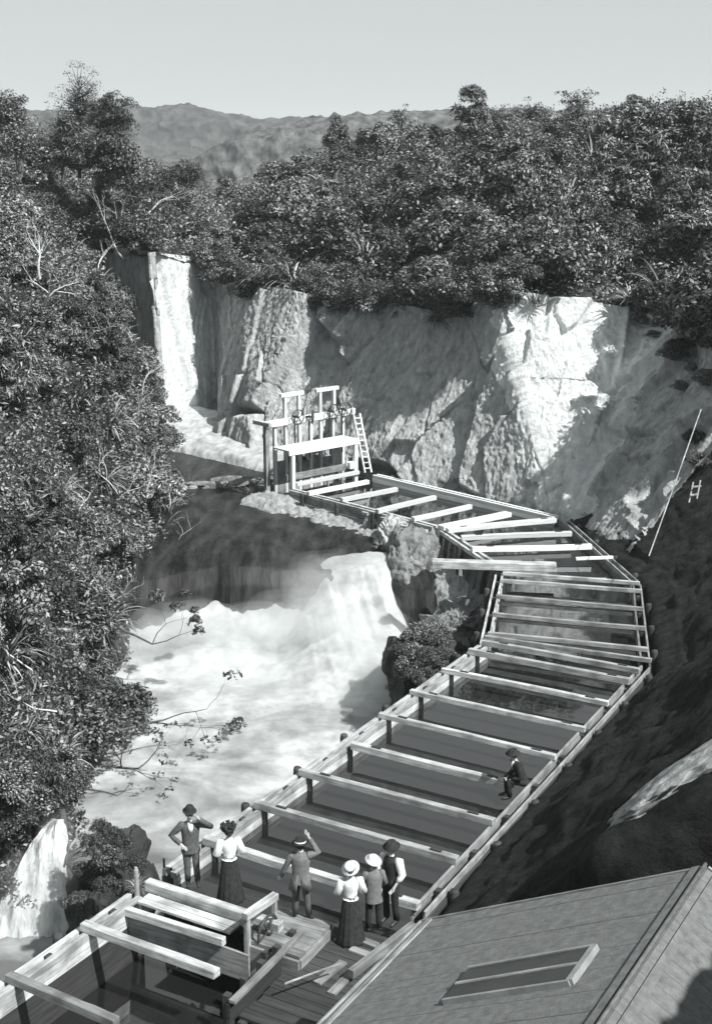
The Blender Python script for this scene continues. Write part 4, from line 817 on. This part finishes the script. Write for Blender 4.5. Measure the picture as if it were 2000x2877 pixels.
# ================================================================== PEOPLE (each faces -Y before turning)
def skin_mesh(verts, edges, root=0, sub=1):
    me = bpy.data.meshes.new('tmp'); me.from_pydata([tuple(v[0]) for v in verts], edges, []); o = bpy.data.objects.new('tmp', me); COL.objects.link(o)
    o.modifiers.new('skin', 'SKIN'); sb = o.modifiers.new('sub', 'SUBSURF'); sb.levels = sub
    for i, v in enumerate(verts):
        r = v[1]; sv = me.skin_vertices[0].data[i]; sv.radius = r if isinstance(r, tuple) else (r, r); sv.use_root = (i == root)
    dg = bpy.context.evaluated_depsgraph_get(); dg.update(); ev = o.evaluated_get(dg); out = bpy.data.meshes.new_from_object(ev)
    vs = [tuple(v.co) for v in out.vertices]; fs = [list(p.vertices) for p in out.polygons]
    bpy.data.objects.remove(o); bpy.data.meshes.remove(me); bpy.data.meshes.remove(out); return vs, fs
def person(loc, rz, ht, label, arms, legs=None, jacket=None, jm='cloth_dark', waistcoat=None, sleeves=None, trousers='cloth_dark', skirt=None, hat=None, hair=True, shirt='cloth_white', tails=.0, lean=0, head_tilt=(0, 0), lift=0):
    root = empty('person', loc, label, 'person', None, math.radians(rz)); k = ht / 1.72; root.scale = (k, k, k)
    hx, hy = head_tilt; dz = -lift
    legs = legs or [((-.09, 0, .9), (-.11, -.03, .5), (-.12, .02, .08)), ((.09, 0, .9), (.11, -.03, .5), (.13, .02, .08))]
    Ls = lambda z: lean * max(0, z - .9)
    B = [((0, 0, .93 + dz), .125), ((0, -Ls(1.1), 1.1 + dz), .115), ((0, -Ls(1.3), 1.3 + dz), .135), ((0, -Ls(1.44), 1.44 + dz), .07), ((hx * .3, -Ls(1.51) + hy * .3 - .01, 1.505 + dz), .052),
         ((hx * .7, -Ls(1.57) + hy * .7 - .02, 1.555 + dz), (.062, .066)), ((hx, -Ls(1.63) + hy - .015, 1.63 + dz), (.078, .09)), ((hx, -Ls(1.69) + hy, 1.695 + dz), (.066, .078))]
    Ed = [(0, 1), (1, 2), (2, 3), (3, 4), (4, 5), (5, 6), (6, 7)]
    sh = {}
    for sgn, (elb, wri, curl) in zip((-1, 1), arms):
        S0 = V((sgn * .175, -Ls(1.4), 1.39 + dz)); elb = V(elb); wri = V(wri); elb.z += dz; wri.z += dz; i = len(B); d = (wri - elb).normalized()
        B += [(S0, .06), (elb, .042), (wri, .028), (wri + d * .05, (.036, .024))]; Ed += [(2, i), (i, i + 1), (i + 1, i + 2), (i + 2, i + 3)]
        w_ = d.cross(V(curl)).normalized(); c_ = V(curl).normalized()
        for f, (o, ln) in enumerate(((-.027, .07), (-.009, .08), (.009, .075), (.026, .06))):
            j = len(B); p = wri + d * .085 + w_ * o; q = p + d * ln * .55 + c_ * .012; r = q + d * ln * .3 + c_ * .03
            B += [(p, .0095), (q, .009), (r, .0075)]; Ed += [(i + 3, j), (j, j + 1), (j + 1, j + 2)]
        j = len(B); p = wri + d * .045 + w_ * -.036 + c_ * .012; B += [(p, .011), (p + d * .035 - w_ * .014 + c_ * .014, .009)]; Ed += [(i + 3, j), (j, j + 1)]
        sh[sgn] = (S0, elb, wri, d)
    for (hp, kn, an) in legs:
        i = len(B); an = V(an); B += [(V(hp), .088), (V(kn), .058), (an, .038), (an + V((0, -.10, -.045)), .034), (an + V((0, -.18, -.05)), .026)]
        Ed += [(0, i), (i, i + 1), (i + 1, i + 2), (i + 2, i + 3), (i + 3, i + 4)]
    vs, fs = skin_mesh(B, Ed)
    hc = V(B[6][0]); mb = MB(); mb.add(vs, fs)
    def ball(c, r, mi, sc=(1, 1, 1), n=8):
        rr = [(r * sc[2] * math.cos(t), c.x, c.y, max(1e-4, r * sc[0] * math.sin(t)), max(1e-4, r * sc[1] * math.sin(t))) for t in [math.pi * i / n for i in range(n + 1)]]
        mb.rings([(c.z + a, x, y, b, e_) for a, x, y, b, e_ in rr[::-1]], n=10, mi=mi, cap=False)
    ball(hc + V((0, -.098, -.018)), .017, 0, (.8, 1.2, 1.4)); ball(hc + V((0, -.083, -.062)), .02, 1, (1.1, .4, .28))
    for sgn in (-1, 1): ball(hc + V((sgn * .03, -.083, .008)), .011, 1, (1.3, .6, .8)); ball(hc + V((sgn * .083, .0, -.015)), .024, 0, (.45, .8, 1.25)); ball(hc + V((sgn * .032, -.086, .027)), .012, 1, (1.7, .5, .35))
    body = mb.build('body', [M['skin'], M['hair']], root, True, loc=(0, 0, 0)); body.parent = root; body.location = (0, 0, 0)
    def part(mb, name, m, par=None):
        if name in ('jacket', 'trousers', 'skirt', 'sleeve', 'waistcoat', 'blouse', 'coat_tail'): mb.v = [tuple(V(v) + noise.noise_vector(V(v) * 15 + V((loc[0] * 3, 0, 0))) * .011) for v in mb.v]
        o = mb.build(name, M[m] if isinstance(m, str) else m, None, True, loc=(0, 0, 0)); o.parent = par or root; return o
    ly = lambda z: -Ls(z)
    def torso(mb, z0, hem, waist, chest, fold=0):
        mb.rings([(z0 + dz, 0, ly(z0) + .01, hem[0], hem[1]), ((z0 + 1.0) / 2 + dz, 0, ly(.95) + .005, (hem[0] + waist[0]) / 2, (hem[1] + waist[1]) / 2), (1.04 + dz, 0, ly(1.04), *waist), (1.2 + dz, 0, ly(1.2), (waist[0] + chest[0]) / 2, (waist[1] + chest[1]) / 2), (1.32 + dz, 0, ly(1.32), *chest), (1.41 + dz, 0, ly(1.41), chest[0] * .88, chest[1] * .85), (1.455 + dz, 0, ly(1.455), .085, .075), (1.49 + dz, 0, ly(1.49), .062, .062)], n=22, cap=False)
    def sleeve(mb, sgn, r0, r1, r2, stop=.92):
        S0, elb, wri, d = sh[sgn]; e0 = S0 + V((-sgn * .045, 0, .012)); we = elb.lerp(wri, stop); m1 = S0.lerp(elb, .5); m2 = elb.lerp(wri, .45)
        mb.tube([e0, S0, m1, elb + (elb - S0).normalized() * .005, m2, we], [r0 * .9, r0, (r0 + r1) / 2, r1, (r1 + r2) / 2, r2], 10)
    if jacket:
        mb = MB(); torso(mb, jacket, (.205, .165), (.175, .135), (.205, .145))
        for sgn in (-1, 1): sleeve(mb, sgn, .085, .062, .05)
        jk = part(mb, 'jacket', jm)
        mb = MB()                                                   # shirt front and lapels
        mb.add([V((-.055, ly(1.47) - .075, 1.475 + dz)), V((.055, ly(1.47) - .075, 1.475 + dz)), V((.05, ly(1.35) - .156, 1.37 + dz)), V((0, ly(1.2) - .155, 1.18 + dz)), V((-.05, ly(1.35) - .156, 1.37 + dz)), V((-.05, ly(1.47) - .05, 1.47 + dz)), V((.05, ly(1.47) - .05, 1.47 + dz)), V((0, ly(1.2) - .12, 1.2 + dz))], [[0, 1, 2, 4], [4, 2, 3], [0, 4, 3, 7, 5], [1, 6, 7, 3, 2], [5, 7, 6], [0, 5, 6, 1]])
        part(mb, 'shirt_front', shirt, jk)
        mb = MB().rings([(1.455 + dz, 0, ly(1.46), .068, .066), (1.50 + dz, hx * .2, ly(1.5) - .005, .06, .058)], n=14, cap=False); part(mb, 'collar', shirt, jk)
        if tails:
            mb = MB()
            for sgn in (-1, 1): mb.add([V((sgn * .02, .15, 1.0)), V((sgn * .18, .06, 1.0)), V((sgn * .25, .10, 1.0 - tails)), V((sgn * .07, .24, .97 - tails)), V((sgn * .02, .12, 1.0)), V((sgn * .16, .03, 1.0)), V((sgn * .23, .07, 1.0 - tails)), V((sgn * .06, .21, .97 - tails))], [[0, 1, 2, 3], [7, 6, 5, 4], [0, 4, 5, 1], [1, 5, 6, 2], [2, 6, 7, 3], [3, 7, 4, 0]])
            part(mb, 'coat_tail', jm, jk)
    if waistcoat:
        mb = MB(); torso(mb, .98, (.17, .14), (.165, .13), (.185, .14)); part(mb, 'waistcoat', waistcoat)
    if sleeves:
        if not waistcoat:
            mb = MB(); torso(mb, .99, (.165, .14), (.125, .105), (.185, .15)); part(mb, 'blouse', sleeves)
        mb = MB()
        for sgn in (-1, 1):
            S0, elb, wri, d = sh[sgn]; mb2 = MB()
            m1 = S0.lerp(elb, .45); m2 = elb.lerp(wri, .35); mb2.tube([S0 + V((-sgn * .05, 0, .015)), S0 + V((sgn * .01, 0, .02)), m1, elb, m2, elb.lerp(wri, .62)], [.07, .09, .088, .08, .065, .04], 10)
            part(mb2, 'sleeve', sleeves)
        mb = MB().rings([(1.45 + dz, 0, ly(1.46), .07, .066), (1.51 + dz, hx * .2, ly(1.5) - .005, .058, .056)], n=14, cap=False); part(mb, 'collar', sleeves)
    if skirt:
        mb = MB().rings([(.0, 0, .02, .30, .29), (.04, 0, .02, .30, .29), (.35, 0, .015, .25, .235), (.7, 0, .01, .205, .18), (.92, 0, 0, .17, .15), (1.03, 0, 0, .128, .11)][::-1], n=54, fold=.075, nf=13); part(mb, 'skirt', skirt)
        mb = MB().rings([(1.0, 0, 0, .138, .118), (1.045, 0, 0, .13, .112)], n=20, cap=False); part(mb, 'belt', 'cloth_dark')
    else:
        mb = MB(); mb.rings([(.80 + dz, 0, 0, .15, .12), (.9 + dz, 0, 0, .165, .13), (1.06 + dz, 0, ly(1.06), .155, .125)], n=18)
        for (hp, kn, an) in legs:
            hp, kn, an = V(hp), V(kn), V(an); mb.tube([hp + V((0, 0, .03)), hp.lerp(kn, .5), kn, kn.lerp(an, .5), an + V((0, 0, .0))], [.105, .092, .075, .068, .066], 11)
        part(mb, 'trousers', trousers)
    for (hp, kn, an) in legs:
        an = V(an)
        if not skirt: mb = MB().tube([an + V((0, .05, -.035)), an + V((0, .0, -.03)), an + V((0, -.1, -.045)), an + V((0, -.19, -.058)), an + V((0, -.22, -.062))], [.036, .05, .046, .038, .018], 9); part(mb, 'shoe', 'leather')
    top = V((hx, ly(1.69) + hy, 1.63 + dz))
    if hair:
        mb = MB(); n = 8; bun = hair == 'bun'
        mb.rings([(top.z - .055, top.x, top.y + .035, .075, .06), (top.z - .01, top.x, top.y + .022, .092 if not bun else .105, .088), (top.z + .05, top.x, top.y + .012, .093 if not bun else .11, .095), (top.z + .095, top.x, top.y + .005, .065, .075), (top.z + .115, top.x, top.y, .02, .02)], n=18)
        if bun: mb.rings([(top.z - .05, top.x, top.y + .10, .03, .03), (top.z - .01, top.x, top.y + .11, .062, .055), (top.z + .05, top.x, top.y + .10, .055, .05), (top.z + .08, top.x, top.y + .09, .02, .02)], n=14)
        part(mb, 'hair', 'hair')
    if hat:
        kind, m, band, tilt = hat; mb = MB(); z = 0
        if kind == 'bowler': rg = [(.0, .0), (.008, .145), (.022, .15), (.016, .12), (.03, .10), (.10, .095), (.135, .075), (.152, .04), (.155, .004)]
        elif kind == 'felt': rg = [(.0, .0), (-.012, .17), (.0, .175), (.012, .115), (.10, .095), (.115, .07), (.10, .004)]
        elif kind == 'boater': rg = [(.0, .0), (-.006, .19), (.008, .192), (.014, .118), (.085, .115), (.095, .10), (.095, .004)]
        elif kind == 'flat': rg = [(.0, .0), (.0, .13), (.02, .16), (.05, .17), (.085, .14), (.10, .06), (.10, .004)]
        else: rg = [(.0, .0), (-.02, .21), (-.008, .215), (.012, .12), (.10, .11), (.13, .085), (.12, .004)]
        mb.rings([(zz, 0, 0, max(.003, r), max(.003, r * 1.08)) for zz, r in rg], n=26, cap=False)
        hm = Matrix.Translation(top + V((0, 0, .055))) @ Matrix.Rotation(tilt[0], 4, 'X') @ Matrix.Rotation(tilt[1], 4, 'Y'); mb.xf(hm); ho = part(mb, 'hat', m)
        if band:
            mb = MB().rings([(.016, 0, 0, .121, .13), (.05, 0, 0, .12, .129)] if kind == 'boater' else [(.016, 0, 0, .119, .128), (.04, 0, 0, .113, .121)], n=26, cap=False); mb.xf(hm); part(mb, 'hat_band', band, ho)
        if kind == 'flat':
            mb = MB(); rs = np.random.default_rng(3)
            for i in range(9): a = i * .9; mb.tube([V((.09 * math.cos(a), .09 * math.sin(a), .06)), V((.14 * math.cos(a), .14 * math.sin(a), .12)), V((.19 * math.cos(a + .3), .19 * math.sin(a + .3), .10))], [.035, .045, .015], 6)
            mb.xf(hm); part(mb, 'hat_trim', 'cloth_dark', ho)
    return root
def stand(px, py, z): return P(px, py, z)
# man shading his eyes, hand on hip
man = person(stand(540, 2482, .13), 12, 1.74, 'man in grey suit and bowler hat, hand on hip, shading his eyes', [((-.40, .06, 1.14), (-.20, -.10, .99), (.3, .2, -1)), ((.42, -.12, 1.36), (.17, -.20, 1.60), (0, 1, .2))],
       legs=[((-.085, 0, .9), (-.09, .0, .5), (-.085, .02, .08)), ((.085, 0, .9), (.10, -.04, .5), (.12, -.0, .08))], jacket=.77, jm='cloth_grey', trousers='cloth_grey', hat=('bowler', 'cloth_dark', None, (.12, .05)))
person(stand(648, 2525, .02), 195, 1.66, 'woman in white blouse and long dark skirt seen from behind, arms akimbo', [((-.30, .06, 1.16), (-.15, -.10, 1.04), (.3, -.3, -1)), ((.30, .06, 1.16), (.15, -.10, 1.04), (-.3, -.3, -1))], skirt='cloth_dark', sleeves='cloth_white', hair='bun', hat=('flat', 'cloth_dark', None, (-.05, .12)))
person(stand(846, 2573, .06), 176, 1.72, 'man in flared grey coat seen from behind, raising one arm to his cap', [((-.36, -.06, 1.44), (-.16, -.12, 1.74), (0, -1, .2)), ((.30, -.02, 1.12), (.42, -.06, .86), (0, -1, 0))],
       legs=[((-.09, 0, .9), (-.12, .0, .5), (-.16, .02, .08)), ((.09, 0, .9), (.10, -.0, .5), (.12, .02, .08))], jacket=.80, jm='cloth_mid', trousers='cloth_grey', tails=.34, hat=('felt', 'cloth_dark', 'cloth_white', (.1, 0)))
w3 = person(stand(985, 2640, -.2), 185, 1.66, 'woman in straw boater, white blouse and dark skirt, seen from behind', [((-.28, -.02, 1.14), (-.16, -.24, 1.16), (0, 0, 1)), ((.28, .02, 1.14), (.22, -.18, 1.05), (0, 0, 1))], skirt='cloth_dark', sleeves='cloth_white', hair='bun', hat=('boater', 'straw', 'cloth_dark', (-.35, .25)))
person(stand(1050, 2612, -.2), 188, 1.58, 'stooping person in grey jacket and light hat, seen from behind', [((-.27, -.08, 1.13), (-.20, -.22, .98), (0, -1, 0)), ((.27, -.08, 1.13), (.20, -.24, 1.0), (0, -1, 0))], jacket=.74, jm='cloth_mid', trousers='cloth_dark', hat=('boater', 'straw', None, (-.2, -.2)), lean=.12)
person(stand(1098, 2588, -.2), -38, 1.78, 'man in dark waistcoat with white shirt sleeves and felt hat', [((-.25, -.06, 1.12), (-.20, -.26, 1.28), (0, 0, 1)), ((.26, .02, 1.12), (.20, -.16, .92), (0, -1, 0))], waistcoat='cloth_dark', sleeves='cloth_white', trousers='cloth_dark', hat=('felt', 'cloth_dark', None, (.1, 0)))
sp = P(1466, 2205, .12); person(sp, -75, 1.70, 'man in dark clothes sitting hunched on the right canal wall', [((-.26, -.14, 1.10), (-.10, -.36, 1.02), (0, 0, 1)), ((.26, -.14, 1.10), (.12, -.36, 1.02), (0, 0, 1))],
       legs=[((-.09, 0, .12), (-.12, -.40, .22), (-.11, -.36, -.2)), ((.09, 0, .12), (.12, -.40, .20), (.12, -.38, -.2))], jacket=.88, jm='cloth_dark', trousers='cloth_dark', hat=('felt', 'cloth_dark', None, (.1, 0)), lean=.35, lift=.78)
pp = P(1002, 2496, .9); cl3 = Q(1003, 2500, w3.location.y + .12); tag(MB().box(cl3 + V((-.10, 0, .0)), cl3 + V((.10, 0, .02)), .03, .18).build('paper', M['paper'], loc=cl3), 'folded white paper held by the woman in the boater', 'paper')

# ================================================================== AIR
hz = MB(); x0, x1, y0, y1, z0, z1 = -4100, 4100, -2100, 4100, -33, 150
hz.add([(x0, y0, z0), (x1, y0, z0), (x1, y1, z0), (x0, y1, z0), (x0, y0, z1), (x1, y0, z1), (x1, y1, z1), (x0, y1, z1)], [[3, 2, 1, 0], [4, 5, 6, 7], [0, 1, 5, 4], [1, 2, 6, 5], [2, 3, 7, 6], [3, 0, 4, 7]])
hm = bpy.data.materials.new('haze'); hm.use_nodes = True; t = hm.node_tree; t.nodes.remove(t.nodes['Principled BSDF'])
pv = t.nodes.new('ShaderNodeVolumePrincipled'); pv.inputs['Color'].default_value = (.93, .97, .98, 1); pv.inputs['Density'].default_value = .00026; pv.inputs['Anisotropy'].default_value = 0
t.links.new(pv.outputs[0], t.nodes['Material Output'].inputs['Volume'])
ho = hz.build('haze', hm); ho['kind'] = 'stuff'; ho['label'] = 'thin haze in the air of the valley'; ho['category'] = 'haze'

# ================================================================== SPRAY hanging over the falls
mm = bpy.data.materials.new('spray'); mm.use_nodes = True; t = mm.node_tree; t.nodes.remove(t.nodes['Principled BSDF'])
pv = t.nodes.new('ShaderNodeVolumePrincipled'); pv.inputs['Color'].default_value = (.96, .98, .98, 1); pv.inputs['Density'].default_value = .085
t.links.new(pv.outputs[0], t.nodes['Material Output'].inputs['Volume'])
import bmesh
SPR = [(-6.8, 51.4, -3.1, 1.9, 1.5, .8), (-4.4, 51.2, -3.2, 2.4, 1.5, .75), (-2.2, 51.0, -2.9, 2.2, 1.7, 1.0), (-.6, 50.3, -2.7, 2.1, 2.0, 1.1), (.5, 49.0, -3.1, 1.8, 2.2, 1.0), (.9, 46.6, -3.7, 1.6, 2.6, .8), (-8.2, 50.4, -3.3, 1.2, 1.4, .9), (-4.5, 48.2, -3.9, 3.4, 2.4, .6), (-.9, 52.0, -1.9, 1.5, 1.4, .8),
       (-8.5, 34.1, -3.3, .5, .6, .8), (-8.45, 33.3, -4.1, .75, .7, 1.0), (-8.8, 32.9, -5.2, 1.0, .8, 1.1), (-8.9, 32.2, -6.2, 1.5, 1.1, .9), (-8.7, 32.8, -4.9, 1.3, .9, 1.6), (-1.4, 52.7, -1.1, 1.0, .9, .6), (-2.1, 52.2, -1.7, 1.2, .9, .7)]
for (x, y, z, a, b, c) in [(x, y, z, a * k, b * k, c * k) for (x, y, z, a, b, c) in SPR for k in (1.2, .9, .6)]:
    bm = bmesh.new(); bmesh.ops.create_icosphere(bm, subdivisions=4, radius=1)
    for v in bm.verts: d = v.co.copy(); f = 1 + .35 * noise.noise(d * 1.5 + V((x, y, z + a))); v.co = V((d.x * a * f, d.y * b * f, d.z * c * f))
    me = bpy.data.meshes.new('spray'); bm.to_mesh(me); bm.free(); me.materials.append(mm); o = bpy.data.objects.new('spray', me); COL.objects.link(o); o.location = (x, y, z)
    tag(o, 'white spray drifting above the foot of the falls' if y > 40 else 'white spray at the foot of the side fall', 'spray', None, 'stuff')
